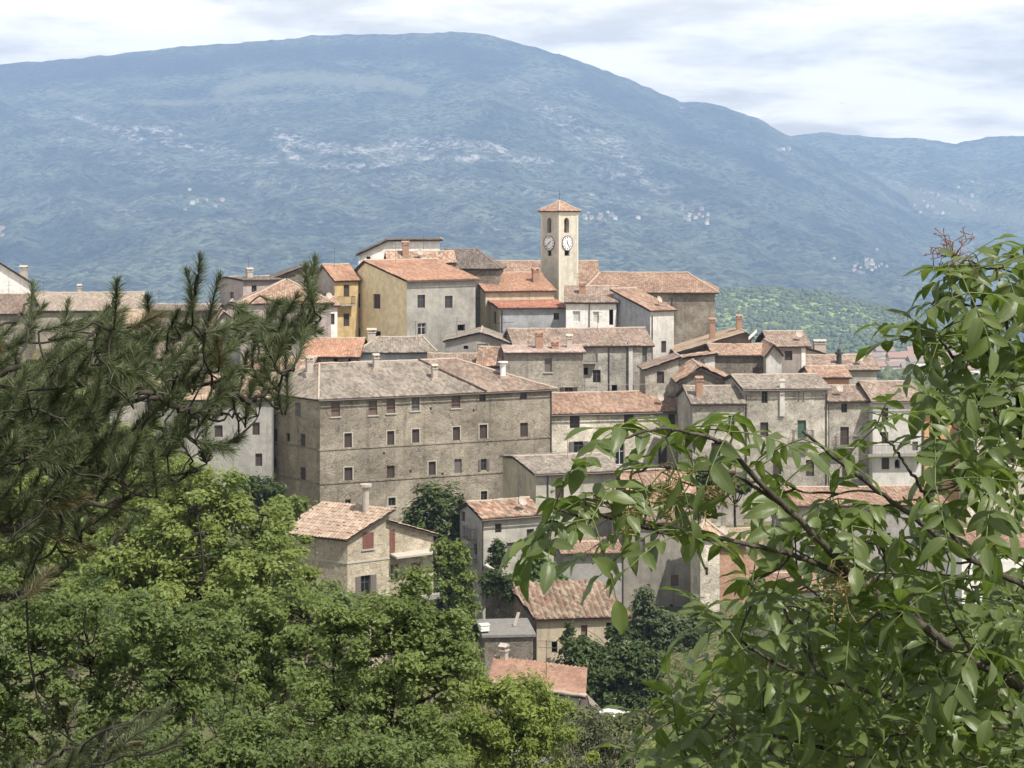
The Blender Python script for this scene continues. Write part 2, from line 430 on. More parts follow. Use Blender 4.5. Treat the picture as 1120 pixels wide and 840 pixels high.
LANDS = {}
def mountain(name, label, ridge, base, Y0, Y1, mat, px0=-500, px1=1620, n=520, m=150, amp=80, gul=260, seed=1, belts=False, pw=.85, kind='structure', back=1000):
    px = np.linspace(px0, px1, n)
    rx, ry = zip(*ridge)
    r = np.interp(px, rx, ry) - 1.6 * (fbm(px / 9, px * 0 + seed, seed, 4) - .5) * 2
    if np.ndim(base): bx, by = zip(*base); b = np.interp(px, bx, by)
    else: b = np.full(n, float(base))
    t = np.linspace(0, 1, m)
    Yt = Y0 + (Y1 - Y0) * t
    PY = b[None, :] + (r - b)[None, :] * (t ** pw)[:, None]
    PX = np.repeat(px[None, :], m, 0); YY = np.repeat(Yt[:, None], n, 1)
    X = (PX - CX) / F * YY; Z = (HY - PY) / F * YY
    env = np.clip(np.sin(np.clip(t, 0, 1) * PI) * 1.4, 0, 1)[:, None] * np.clip(((b - r) / 60), .1, 1)[None, :]
    gx = X + .25 * YY
    Z = Z + env * (amp * 2.2 * (fbm(gx / (gul * 2.4), YY / (gul * 6), seed, 6, True) - .55) + amp * .9 * (fbm(X / gul, YY / gul, seed + 9, 6) - .5))
    X2, Y2 = X[-1], YY[-1] + back
    X = np.vstack([X, X2[None]]); YY = np.vstack([YY, Y2[None]]); Z = np.vstack([Z, (Z[-1] - .5 * back)[None]])
    m += 1
    i, j = np.meshgrid(np.arange(m - 1), np.arange(n - 1), indexing='ij'); i = i.ravel(); j = j.ravel()
    fs = np.stack([i * n + j, i * n + j + 1, (i + 1) * n + j + 1, (i + 1) * n + j], 1)
    V = np.stack([X, YY, Z], -1).reshape(-1, 3)
    mb = MB(); mb.add(V, fs)
    o = mb.build(name, mat, smooth=True); tag(o, label, kind=kind)
    ppx = CX + F * V[:, 0] / V[:, 1]; ppy = HY - F * V[:, 2] / V[:, 1]
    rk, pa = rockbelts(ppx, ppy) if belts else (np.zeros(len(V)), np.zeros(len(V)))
    if seed == 5: pa = 1.1 * np.exp(-((ppy - 222 - .2 * (ppx - 1030)) / 16) ** 2); rk = .6 * np.exp(-((ppy - 214 - .25 * (ppx - 1030)) / 10) ** 2)
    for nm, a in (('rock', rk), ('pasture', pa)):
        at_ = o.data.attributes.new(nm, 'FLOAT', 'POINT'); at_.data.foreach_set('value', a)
    if name == 'far_hills' and seed == 5: globals()['MIDV'] = (V, fs)
    LANDS[name] = (V, fs)
    return o

def make_mountains():
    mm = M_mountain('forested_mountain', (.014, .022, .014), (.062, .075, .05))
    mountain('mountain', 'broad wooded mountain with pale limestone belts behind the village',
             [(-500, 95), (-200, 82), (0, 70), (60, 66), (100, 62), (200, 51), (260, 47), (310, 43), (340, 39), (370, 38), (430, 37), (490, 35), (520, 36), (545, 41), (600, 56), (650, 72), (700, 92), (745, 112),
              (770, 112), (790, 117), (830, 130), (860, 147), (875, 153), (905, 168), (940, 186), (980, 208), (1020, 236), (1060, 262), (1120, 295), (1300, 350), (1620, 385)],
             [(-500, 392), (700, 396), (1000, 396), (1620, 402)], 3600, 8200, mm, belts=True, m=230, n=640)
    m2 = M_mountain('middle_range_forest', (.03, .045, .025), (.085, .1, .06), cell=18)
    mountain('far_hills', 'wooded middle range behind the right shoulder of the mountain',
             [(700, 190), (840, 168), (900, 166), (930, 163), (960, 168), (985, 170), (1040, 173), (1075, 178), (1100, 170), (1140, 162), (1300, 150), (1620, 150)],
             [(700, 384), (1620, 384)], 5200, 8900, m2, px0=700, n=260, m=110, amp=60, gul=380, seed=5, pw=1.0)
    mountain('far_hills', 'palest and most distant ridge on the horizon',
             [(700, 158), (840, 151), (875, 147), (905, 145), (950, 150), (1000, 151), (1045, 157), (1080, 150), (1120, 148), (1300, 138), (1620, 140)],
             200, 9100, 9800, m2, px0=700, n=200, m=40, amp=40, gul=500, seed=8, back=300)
    m3 = M_mountain('near_hill_forest', (.06, .09, .032), (.125, .16, .055), cell=9)
    mountain('hill', 'low green wooded hill in the valley behind the upper village',
             [(560, 392), (640, 352), (700, 330), (780, 316), (830, 314), (860, 316), (900, 320), (950, 332), (1000, 345), (1060, 360), (1150, 382), (1250, 402)],
             [(560, 398), (800, 398), (1250, 404)], 2250, 2950, m3, px0=560, px1=1250, n=260, m=90, amp=14, gul=90, seed=11, back=300)
# ================================================================== houses
M_WOODDARK = M_plain('dark_roof_timber', (.07, .05, .038), .85)
M_PANE = None
def pane_mat():
    global M_PANE
    if M_PANE is None:
        t = NT('dark_window_glass'); t.finish((.018, .02, .024), .12, spec=.5); M_PANE = t.mat
    return M_PANE
SHUT = {'S': M_plain('brown_shutter_wood', (.075, .055, .047), .7), 'P': M_plain('faded_pinkish_shutter', (.165, .115, .095), .8),
        'R': M_plain('red_shutter_paint', (.2, .09, .068), .65), 'G': M_plain('green_shutter_paint', (.075, .13, .095), .65),
        'W': M_plain('pale_grey_shutter', (.55, .55, .52), .7), 'K': M_plain('grey_shutter_wood', (.17, .15, .14), .75)}
M_FRAME = M_plain('window_frame_wood', (.11, .085, .07), .7)
M_FRAMEW = M_plain('white_window_frame', (.62, .6, .56), .6)
M_SURR = M_plain('pale_window_surround', (.43, .4, .34), .85)
M_SILL = M_plain('stone_sill', (.42, .39, .34), .85)
M_PIPE = M_plain('dark_downpipe', (.05, .045, .045), .5, spec=.4)
M_GUT = M_plain('brown_gutter', (.1, .075, .06), .5)
M_IRON = M_plain('iron_railing', (.1, .08, .07), .6)
M_SLAB = M_plain('balcony_slab', (.3, .285, .26), .9, var=.35)
M_DARKIN = M_plain('painted_dark_interior', (.012, .011, .01), .95)  # near-black colour standing in for the darkness of unlit rooms
M_BRICK = M_plain('chimney_brick', (.33, .2, .14), .9, var=.3)
M_CHPL = M_plain('chimney_render', (.42, .37, .32), .9, var=.25)
M_WHITE = M_plain('white_painted_metal', (.78, .77, .74), .5)
M_MORTAR = M_plain('ridge_mortar', (.4, .33, .265), .9, var=.25)
M_DRIDGE = M_plain('grey_ridge_tile', (.2, .165, .14), .9, var=.3)

def tile_panel(mb, A, B, C, D, p=.28, course=.42, near=False, seed=0, wob=1.0, tmat=0, smat=1):
    A, B, C, D = (np.asarray(q, float) for q in (A, B, C, D))
    e = B - A; W = np.linalg.norm(e); e = e / W
    d = D - A; sl = d - e * d.dot(e); L = np.linalg.norm(sl); sl = sl / L
    n = np.cross(e, sl)
    if n[2] < 0: n = -n
    da = d.dot(e); ca = (C - A).dot(e)
    a = np.arange(min(0, da), max(W, ca) + p / 4, p / 4)
    b = np.append(np.arange(0, L, course), L)
    if near: b = np.sort(np.concatenate([b, b[1:-1] - .02]))
    al = da * b / L; ar = W + (ca - W) * b / L
    AA = np.clip(a[None, :], al[:, None], ar[:, None]); BB = np.repeat(b[:, None], len(a), 1)
    R = np.random.default_rng(seed)
    k = np.floor(AA / p).astype(int); k -= k.min(); rw = np.floor(BB / course + .001).astype(int)
    jit = R.normal(0, .012 * wob, (rw.max() + 2, k.max() + 2))
    h = (.035 * float(near) if near else .016) * np.sin(2 * PI * AA / p) + jit[rw, k]
    h = h - min(.06, wob * .02) * np.sin(PI * np.clip(AA / W, 0, 1)) * np.sin(PI * BB / L) + .07 * (fbm(AA / 5 + seed * .7, BB / 4, seed + 3, 2) - .5) + .05 * wob * (fbm(AA / 1.7 + seed, BB / 1.7, seed, 3) - .5)
    if near: h = h - .03 * ((BB / course) % 1.0)
    AA = np.vstack([AA[:1], AA]); BB = np.vstack([BB[:1], BB]); h = np.vstack([np.full((1, h.shape[1]), -.09), h]); b = np.append(b[:1], b)
    P = A + AA[..., None] * e + BB[..., None] * sl + (h + .03)[..., None] * n
    m = len(a); i, j = np.meshgrid(np.arange(len(b) - 1), np.arange(m - 1), indexing='ij')
    keep = ((AA[:-1, 1:] - AA[:-1, :-1]) + (AA[1:, 1:] - AA[1:, :-1]) > 1e-6).ravel()
    i = i.ravel()[keep]; j = j.ravel()[keep]
    fs = np.stack([i * m + j, i * m + j + 1, (i + 1) * m + j + 1, (i + 1) * m + j], 1)
    uv = np.stack([AA / p + 100.0, (BB + 1e-4) / course + 100.0], -1).reshape(-1, 2)
    mb.add(P.reshape(-1, 3), fs, tmat, uv=uv)
    up, lo = -(.05 + .05 * wob) * n, -(.13 + .05 * wob) * n
    q = [A, B, C, D]
    mb.add([x + lo for x in q] + [x + up for x in q], BOXF, smat)

HOUSES = []
class House:
    def __init__(s, name, label, cat, Y, pxl, eave, pxr, th=0.0, V=8.0, pxb=None, phi=90.0, group=None, base=None, wall=None, left=None, right=None, sink=5.0):
        s.th = math.radians(th); s.ph = math.radians(phi)
        s.O = np.array([(pxl - CX) / F * Y, Y])
        s.du = np.array([math.cos(s.th), math.sin(s.th)]); s.dvl = np.array([math.cos(s.ph), math.sin(s.ph)])
        a = s.th + s.ph; s.dv = np.array([math.cos(a), math.sin(a)])
        s.U = s.hit(s.O, s.du, pxr)
        s.V = V if pxb is None else s.hit(s.O, s.dv, pxb)
        cs = [s.O, s.O + s.U * s.du, s.O + s.V * s.dv, s.O + s.U * s.du + s.V * s.dv]
        gz = [float(ground_z(c[0], c[1])) for c in cs]
        s.zb = min(gz) if base is None else (HY - base) / F * Y
        s.sink = sink
        s.H = (HY - eave) / F * Y - s.zb                       # eave height above base at the near corner
        s.root = empty(name, (s.O[0], s.O[1], s.zb), s.th)
        tag(s.root, label, cat, group)
        s.mw = wall; s.ml = left or wall; s.mr = right or wall
        s.op = {'front': [], 'left': [], 'right': []}
        HOUSES.append(s)
        s.seed = int(abs(pxl * 7 + eave * 13)) % 9973
    def hit(s, o, d, px):
        k = (px - CX) / F
        return (o[0] - k * o[1]) / (k * d[1] - d[0])
    def P(s, u, v, z): return np.array([u + v * s.dvl[0], v * s.dvl[1], z])
    def wz(s, u, v, py):                                       # local z that projects to py at (u, v)
        w = s.O + u * s.du + v * s.dv
        return (HY - py) / F * w[1] - s.zb
    def face(s, nm):
        if nm == 'front': return s.O, s.du, (lambda q, z: s.P(q, 0, z)), np.array([0, 1.0, 0]), np.array([1.0, 0, 0]), s.U
        el = np.array([*s.dvl, 0])
        if nm == 'left': return s.O, s.dv, (lambda q, z: s.P(0, q, z)), np.array([s.dvl[1], -s.dvl[0], 0]), el, s.V
        if nm == 'right': return s.O + s.U * s.du, s.dv, (lambda q, z: s.P(s.U, q, z)), np.array([-s.dvl[1], s.dvl[0], 0]), el, s.V
    def spot(s, nm, px, py):
        o, d, *_ = s.face(nm)
        q = s.hit(o, d, px); w = o + q * d
        return q, (HY - py) / F * w[1] - s.zb, w[1]
    def win(s, nm, *specs):
        """(px, py, width, height, style, options) in photograph pixels on that face"""
        for sp in specs:
            px, py, w, h, st = sp[:5]; opt = sp[5] if len(sp) > 5 else ''
            q0, z, Yw = s.spot(nm, px - w / 2, py); q1, _, _ = s.spot(nm, px + w / 2, py)
            s.op[nm].append(dict(q=(q0 + q1) / 2, z=z, w=abs(q1 - q0), h=h / F * Yw, st=st, opt=opt))
        return s
    # ---- roofs: outline of the wall tops and the tiled slopes
    def gable_u(s, ridge, vr=.5, rm=.5, oh=.4, og=.25, shed=False, back=None):
        zr = s.wz(s.U * rm, s.V * (1.0 if shed else vr), ridge)
        s.prof = ('u', [(0, s.H), (s.V, zr)] if shed else [(0, s.H), (s.V * vr, zr), (s.V, s.H if back is None else s.H + back)], oh, og); return s
    def gable_v(s, pts, oh=.3, og=.35):
        """front gable: (px, py) of the roof line across the front face"""
        pr = []
        for px, py in pts:
            q, z, _ = s.spot('front', px, py); pr.append((q, z))
        pr[0] = (0, pr[0][1]); pr[-1] = (s.U, pr[-1][1])
        s.H = min(z for _, z in pr); s.prof = ('v', pr, oh, og); return s
    def hip(s, ridge, hl, hr, vr=.5, oh=.4, um=None):
        um = hl if um is None else um
        zr = s.wz(um, s.V * vr, ridge); s.prof = ('h', (hl, hr, vr, zr), oh, 0); return s
    def flat(s, over=.15, thick=.2): s.prof = ('f', (over, thick), 0, 0); return s

    def done(s, tile=None, ridge=None, near=False, wob=1.5, gutter=False, p=.28, course=.42, rcap=True, tile2=None, split=None, eave_dark=False):
        kind, pr, oh, og = s.prof
        wm = [s.mw, s.ml, s.mr, M_DARKIN]
        wall = MB(); rf = MB(); caps = MB()
        sk = -s.sink
        H = min(z for _, z in pr) if kind in 'uv' else s.H
        for k, nm in enumerate(('front', 'left', 'right')):
            o, d, Fn, inw, es, Ln = s.face(nm)
            s.facade(wall, Fn, inw, Ln, sk, H, s.op[nm], k)
        q = [s.P(s.U, s.V, sk), s.P(0, s.V, sk), s.P(0, s.V, H), s.P(s.U, s.V, H)]
        wall.poly(q, 0)
        ridge = ridge or M_MORTAR
        if kind == 'u':
            top = [(v, z) for v, z in pr]
            for u, k in ((0, 1), (s.U, 2)):
                pts = [s.P(u, 0, H)] + [s.P(u, v, z) for v, z in top if z > H + 1e-6 or True] + [s.P(u, s.V, H)]
                pts = [pp for i, pp in enumerate(pts) if i == 0 or np.linalg.norm(pp - pts[i - 1]) > 1e-4]
                if len(pts) > 2: wall.poly(pts, k)
            if pr[-1][1] > H + .01: wall.poly([s.P(0, s.V, H), s.P(s.U, s.V, H), s.P(s.U, s.V, pr[-1][1]), s.P(0, s.V, pr[-1][1])], 0)
            ext = [list(x) for x in pr]
            sl = (pr[1][1] - pr[0][1]) / (pr[1][0] - pr[0][0]); ext[0] = [-oh, pr[0][1] - sl * oh]
            sl2 = (pr[-1][1] - pr[-2][1]) / (pr[-1][0] - pr[-2][0]); ext[-1] = [s.V + oh, pr[-1][1] + sl2 * oh]
            for (v0, z0), (v1, z1) in zip(ext[:-1], ext[1:]):
                a, b, c, d = (s.P(-og, v0, z0), s.P(s.U + og, v0, z0), s.P(s.U + og, v1, z1), s.P(-og, v1, z1))
                if z0 > z1: a, b, c, d = d, c, b, a
                lift = np.array([0, 0, .13])
                s.panel(rf, a + lift, b + lift, c + lift, d + lift, p, course, near, wob, split)
            iz = int(np.argmax([z for _, z in ext])); v, z = ext[iz]
            s.cap(caps, s.P(-og, v, z + .16), s.P(s.U + og, v, z + .16))
            e0 = s.P(-og, ext[0][0], ext[0][1]); e1 = s.P(s.U + og, ext[0][0], ext[0][1])
        elif kind == 'v':
            for v, k in ((0, 0), (s.V, 0)):
                pts = [s.P(0, v, H)] + [s.P(u, v, z) for u, z in pr] + [s.P(s.U, v, H)]
                pts = [pp for i, pp in enumerate(pts) if i == 0 or np.linalg.norm(pp - pts[i - 1]) > 1e-4]
                wall.poly(pts, k)
            for u, z, k in ((0, pr[0][1], 1), (s.U, pr[-1][1], 2)):
                if z > H + .01: wall.poly([s.P(u, 0, H), s.P(u, s.V, H), s.P(u, s.V, z), s.P(u, 0, z)], k)
            ext = [list(x) for x in pr]
            sl = (pr[1][1] - pr[0][1]) / (pr[1][0] - pr[0][0]); ext[0] = [-oh, pr[0][1] - sl * oh]
            sl2 = (pr[-1][1] - pr[-2][1]) / (pr[-1][0] - pr[-2][0]); ext[-1] = [s.U + oh, pr[-1][1] + sl2 * oh]
            lift = np.array([0, 0, .13])
            for (u0, z0), (u1, z1) in zip(ext[:-1], ext[1:]):
                if z0 <= z1: a, b, c, d = s.P(u0, s.V + og, z0), s.P(u0, -og, z0), s.P(u1, -og, z1), s.P(u1, s.V + og, z1)
                else: a, b, c, d = s.P(u1, -og, z1), s.P(u1, s.V + og, z1), s.P(u0, s.V + og, z0), s.P(u0, -og, z0)
                s.panel(rf, a + lift, b + lift, c + lift, d + lift, p, course, near, wob, split)
            iz = int(np.argmax([z for _, z in ext])); u, z = ext[iz]
            s.cap(caps, s.P(u, -og, z + .16), s.P(u, s.V + og, z + .16))
            e0 = e1 = None
        elif kind == 'h':
            hl, hr, vr, zr = pr; lift = .13
            a0, a1, a2, a3 = (s.P(-oh, -oh, H - .1 + lift), s.P(s.U + oh, -oh, H - .1 + lift), s.P(s.U + oh, s.V + oh, H - .1 + lift), s.P(-oh, s.V + oh, H - .1 + lift))
            r0, r1 = s.P(hl, s.V * vr, zr + lift), s.P(s.U - hr, s.V * vr, zr + lift)
            s.panel(rf, a0, a1, r1, r0, p, course, near, wob, split)
            s.panel(rf, a2, a3, r0, r1, p, course, near, wob, None)
            for aa, bb, rr in ((a3, a0, r0), (a1, a2, r1)): s.panel(rf, aa, bb, rr, rr, p, course, near, wob, None)
            up = np.array([0, 0, .05])
            if np.linalg.norm(r1 - r0) > .3: s.cap(caps, r0 + up, r1 + up)
            for aa, rr in ((a0, r0), (a1, r1), (a3, r0)): s.cap(caps, aa + up, rr + up)
            e0, e1 = a0 - np.array([0, 0, .1]), a1 - np.array([0, 0, .1])
        else:
            ov, th = pr
            rf.obox(s.P(-ov, -ov, H), s.P(s.U + ov, 0, 0) + s.P(ov, 0, 0), s.P(0, s.V + 2 * ov, 0), (0, 0, th), 0)
            e0 = e1 = None
        s.wall = wall.build('wall', wm, s.root)
        mats = [tile, M_WOODDARK] if tile2 is None else [tile, M_WOODDARK, tile2]
        s.roof = rf.build('roof', mats, s.root)
        if caps.n and rcap: caps.build('ridge_cap', ridge, s.roof, smooth=True)
        if gutter and e0 is not None:
            g = MB(); o_ = np.array([0, -.07, -.03]); g.tube([e0 + o_, (e0 + e1) / 2 + o_ + np.array([0, 0, -.02]), e1 + o_], .065, 6); g.build('gutter', M_GUT, s.root)
        for nm in ('front', 'left', 'right'):
            for w in s.op[nm]: s.window(nm, w)
        return s
    def panel(s, rf, a, b, c, d, p, course, near, wob, split):
        s.seed += 17
        if split is not None:                                   # the same slope laid in two tile colours, parted by a mortar line
            fa, fb = split
            m0 = a + (b - a) * fa; m1 = d + (c - d) * fb
            tile_panel(rf, a, m0, m1, d, p, course, near, s.seed, wob, 0, 1); tile_panel(rf, m0, b, c, m1, p, course, near, s.seed + 5, wob, 2, 1)
            n = np.array([0, 0, .1]); rf.tube([m0 + n, (m0 + m1) / 2 + n * .8, m1 + n], .11, 6, 1)
            s.splitline = (m0 + n, m1 + n)
        else: tile_panel(rf, a, b, c, d, p, course, near, s.seed, wob)
    def cap(s, mb, a, b):
        n = max(3, int(np.linalg.norm(b - a) / .45)); R = np.random.default_rng(s.seed)
        t = np.linspace(0, 1, n)[:, None]
        pts = a + (b - a) * t; pts[:, 2] += R.normal(0, .012, n) - .05 * np.sin(PI * t[:, 0])
        mb.tube(pts, .12 + R.normal(0, .01, n), 6)
    def facade(s, mb, Fn, inw, Ln, z0, z1, ops, k):
        ops = [o for o in ops if o['z'] + o['h'] / 2 < z1 - .02 and o['q'] - o['w'] / 2 > .05 and o['q'] + o['w'] / 2 < Ln - .05]
        for o in ops: o['cut'] = True
        S = sorted({0.0, Ln} | {o['q'] + sg * o['w'] / 2 for o in ops for sg in (-1, 1)})
        Zs = sorted({z0, z1} | {o['z'] + sg * o['h'] / 2 for o in ops for sg in (-1, 1)})
        for a, b in zip(S[:-1], S[1:]):
            for c, d in zip(Zs[:-1], Zs[1:]):
                x, z = (a + b) / 2, (c + d) / 2
                if b - a < 1e-6 or d - c < 1e-6 or any(abs(x - o['q']) < o['w'] / 2 and abs(z - o['z']) < o['h'] / 2 for o in ops): continue
                mb.quad(Fn(a, c), Fn(b, c), Fn(b, d), Fn(a, d), k)
        for o in ops:
            q0, q1, c, d = o['q'] - o['w'] / 2, o['q'] + o['w'] / 2, o['z'] - o['h'] / 2, o['z'] + o['h'] / 2
            dp = inw * (.3 if 'a' not in o['opt'] else .6)
            arch = 'a' in o['opt']
            r = (q1 - q0) / 2
            zt = d - r if arch else d
            for A, B in (((q0, c), (q1, c)), ((q0, c), (q0, zt)), ((q1, c), (q1, zt))) + (() if arch else (((q0, d), (q1, d)),)):
                mb.quad(Fn(*A), Fn(*B), Fn(*B) + dp, Fn(*A) + dp, k)
            if arch:
                an = np.linspace(PI, 0, 9); arc = [(o['q'] + r * math.cos(t), zt + r * math.sin(t)) for t in an]
                for A, B in zip(arc[:-1], arc[1:]): mb.quad(Fn(*A), Fn(*B), Fn(*B) + dp, Fn(*A) + dp, k)
                mb.poly([Fn(q0, d)] + [Fn(*x) for x in arc[:5]][::1] + [Fn(o['q'], d)], k) if True else None
                mb.poly([Fn(q1, d)] + [Fn(*x) for x in arc[::-1][:5]] + [Fn(o['q'], d)], k)
            mb.add([Fn(q0, c) + inw * .7, Fn(q1, c) + inw * .7, Fn(q1, d) + inw * .7, Fn(q0, d) + inw * .7], [[0, 1, 2, 3]], 3)   # near-black sheet, the unlit room's darkness painted behind the opening
    def window(s, nm, w):
        _, _, Fn, inw, es, _ = s.face(nm)
        cut = w.get('cut', False); st, opt = w['st'], w['opt']
        hw, hh = w['w'] / 2, w['h'] / 2
        O = Fn(w['q'], w['z']); up = np.array([0, 0, 1.0])
        d0 = .17 if cut else -.06
        def box(mb, s0, s1, z0, z1, a, b, mat=0): mb.obox(O + es * s0 + up * z0 + inw * a, es * (s1 - s0), inw * (b - a), up * (z1 - z0), mat)
        door = 'd' in opt
        fr = MB(); ft = .055
        if 'a' in opt and st == 'D':
            fr.obox(O - es * hw + inw * .35 - up * hh, es * 2 * hw, inw * .05, up * .12)      # sill bar of an open belfry
        else:
            for a, b, c, d in ((-hw, -hw + ft, -hh, hh), (hw - ft, hw, -hh, hh), (-hw + ft, hw - ft, hh - ft, hh), (-hw + ft, hw - ft, -hh, -hh + ft)): box(fr, a, b, c, d, d0, d0 + .08)
            if st in 'OQ': box(fr, -.03, .03, -hh + ft, hh - ft, d0, d0 + .07); box(fr, -hw + ft, -.03, hh * .25, hh * .25 + .04, d0 + .01, d0 + .07); box(fr, .03, hw - ft, hh * .25, hh * .25 + .04, d0 + .01, d0 + .07)
        root = fr.build('door' if door else 'window', M_FRAMEW if 'w' in opt else (SHUT[st] if st in SHUT else M_FRAME), s.root)
        if st in SHUT:
            for sg in ((-1, 1) if w['w'] > .5 else (0,)):
                lf = MB(); a, b = (-hw + ft, hw - ft) if sg == 0 else ((-hw + ft, -.008) if sg < 0 else (.008, hw - ft))
                z0, z1 = -hh + ft, hh - ft
                box(lf, a, b, z0, z1, d0 + .035, d0 + .055)
                bw = .07
                for x in ((a, a + bw), (b - bw, b)): box(lf, x[0], x[1], z0, z1, d0 + .005, d0 + .033)
                ns = max(5, int((z1 - z0) / .11))
                for i in range(ns):
                    zz = z0 + (i + .5) * (z1 - z0) / ns
                    box(lf, a + bw, b - bw, zz - .03, zz + .03, d0 + .012 + .01 * (i % 2), d0 + .034)
                lf.build('leaf' if door else 'shutter', SHUT[st], root)
        elif st in 'OQ':
            pn = MB(); box(pn, -hw + ft, hw - ft, -hh + ft, hh - ft, d0 + .03, d0 + .05); pn.build('pane', pane_mat(), root)
            if st == 'O':
                for sg in (-1, 1):
                    lf = MB(); a, b = sorted((sg * (hw + .03), sg * (2 * hw + .01)))
                    box(lf, a, b, -hh, hh, -.075, -.045)
                    for i in range(8):
                        zz = -hh + (i + .5) * w['h'] / 8; box(lf, a + .06, b - .06, zz - .05, zz + .05, -.095, -.078)
                    lf.build('shutter', SHUT['S'] if 'k' not in opt else SHUT['K'], root)
        elif st == 'B':                                          # bricked up or boarded
            pn = MB(); box(pn, -hw + ft, hw - ft, -hh + ft, hh - ft, d0 + .02, d0 + .06); pn.build('infill', SHUT['P'], root)
        if '+' in opt or 'u' in opt:
            su = MB(); t = .1; prj = -.025
            for a, b, c, d in ((-hw - t, -hw, -hh - (0 if '+' in opt else 0), hh + t), (hw, hw + t, -hh, hh + t), (-hw, hw, hh, hh + t)): box(su, a, b, c, d, prj, .05)
            su.build('surround', M_SURR, root)
        if ('s' in opt or '+' in opt) and not door:
            si = MB(); box(si, -hw - .14, hw + .14, -hh - .11, -hh - .002, -.1, .06); si.build('sill', M_SILL, root)
        if 'b' in opt: s.balcony(nm, w['q'], w['z'] - hh - .05, max(w['w'] * 2.2, 1.9))
    def balcony(s, nm, q, z, wd, dep=.85, name='balcony'):
        _, _, Fn, inw, es, _ = s.face(nm); O = Fn(q, z); up = np.array([0, 0, 1.0])
        mb = MB(); mb.obox(O - es * wd / 2 - inw * dep - up * .14, es * wd, inw * (dep + .02), up * .14)
        b = mb.build(name, M_SLAB, s.root)
        r = MB(); A = O - es * wd / 2 - inw * dep; Bp = O + es * wd / 2 - inw * dep
        for a, c in ((A + inw * dep, A), (A, Bp), (Bp, Bp + inw * dep)):
            for h in (.12, .95): r.tube([a + up * h, c + up * h], .022, 5)
            n = max(2, int(np.linalg.norm(c - a) / .14))
            for i in range(n + 1): x = a + (c - a) * i / n; r.tube([x + up * .0, x + up * .95], .012, 4)
        r.build('railing', M_IRON, b)
    def pipe(s, px, py0, py1, nm='front', r=.055, mat=None):
        q, z0, _ = s.spot(nm, px, py0); _, z1, _ = s.spot(nm, px, py1)
        _, _, Fn, inw, es, _ = s.face(nm)
        mb = MB(); mb.tube([Fn(q, z0) - inw * .09, Fn(q, (z0 + z1) / 2) - inw * .085, Fn(q, z1) - inw * .09], r, 6)
        for i in range(4): z = z0 + (z1 - z0) * (i + .5) / 4; mb.obox(Fn(q, z) - inw * .1 - es * .07, es * .14, inw * .12, (0, 0, .05))
        mb.build('downpipe', mat or M_PIPE, s.root); return s
    def band(s, nm, py, px=None, h=.16, prj=.07, mat=None, name='string_course'):
        o, d, Fn, inw, es, Ln = s.face(nm)
        px = px if px is not None else CX + F * o[0] / o[1]
        _, z, _ = s.spot(nm, px, py)
        mb = MB(); mb.obox(Fn(0, z) - inw * prj - es * (prj if nm == 'front' else 0), es * (Ln + (prj if nm == 'front' else 0)), inw * (prj + .02), (0, 0, h)); mb.build(name, mat or s.mw, s.root); return s
    def chimney(s, u, v, w=.55, h=1.1, kind='brick', d=None, base=None):
        """stands on the roof at (u, v) of the plan"""
        z = s.roof_z(u, v) - .3; d = d or w
        c = s.P(u, v, z); mb = MB(); m = M_BRICK if kind == 'brick' else (M_WHITE if kind == 'metal' else M_CHPL)
        if kind == 'metal':
            for z0, z1, r in ((0, h + .3, .5), (h + .22, h + .34, .95), (h - .12, h + .02, .62)):
                mb.tube([c + np.array([0, 0, z0]), c + np.array([0, 0, z1])], w * r, 10)
        else:
            mb.box(c - np.array([w / 2, d / 2, 0]), c + np.array([w / 2, d / 2, h + .3]))
            mb.box(c + np.array([-w / 2 - .07, -d / 2 - .07, h + .3]), c + np.array([w / 2 + .07, d / 2 + .07, h + .4]))
            for sx in (-1, 1):
                for sy in (-1, 1): mb.box(c + np.array([sx * (w / 2 - .06) - .06, sy * (d / 2 - .06) - .06, h + .4]), c + np.array([sx * (w / 2 - .06) + .06, sy * (d / 2 - .06) + .06, h + .62]))
            e = h + .62; x, y = w / 2 + .1, d / 2 + .1
            P = [c + np.array(q) for q in ((-x, -y, e), (x, -y, e), (x, y, e), (-x, y, e), (-x, 0, e + .2), (x, 0, e + .2))]
            mb.add(P, [np.array([[0, 1, 5, 4], [2, 3, 4, 5], [0, 3, 2, 1]]), np.array([[1, 2, 5], [3, 0, 4]])], 0)
        ch = mb.build('chimney', m, s.roof)
        if base:                                                 # mortar skirt
            b = MB(); b.box(c - np.array([w * .9, d * .9, 0]), c + np.array([w * .9, d * .9, .42])); b.build('chimney_base', M_MORTAR, s.roof)
        return s
    def chimney_px(s, px, py, v, **k):
        """chimney whose foot is seen at px, standing at depth v of the plan"""
        o = s.O + v * s.dv; u = s.hit(o, s.du, px); return s.chimney(u, v, **k)
    def roof_z(s, u, v):
        kind, pr, oh, og = s.prof
        if kind == 'u': return float(np.interp(v, [a for a, _ in pr], [z for _, z in pr])) + .13
        if kind == 'v': return float(np.interp(u, [a for a, _ in pr], [z for _, z in pr])) + .13
        if kind == 'h':
            hl, hr, vr, zr = pr
            f = min(v / (s.V * vr) if v <= s.V * vr else (s.V - v) / (s.V * (1 - vr)), u / max(hl, .01), (s.U - u) / max(hr, .01), 1)
            return s.H + max(0, f) * (zr - s.H) + .1
        return s.H + pr[1]
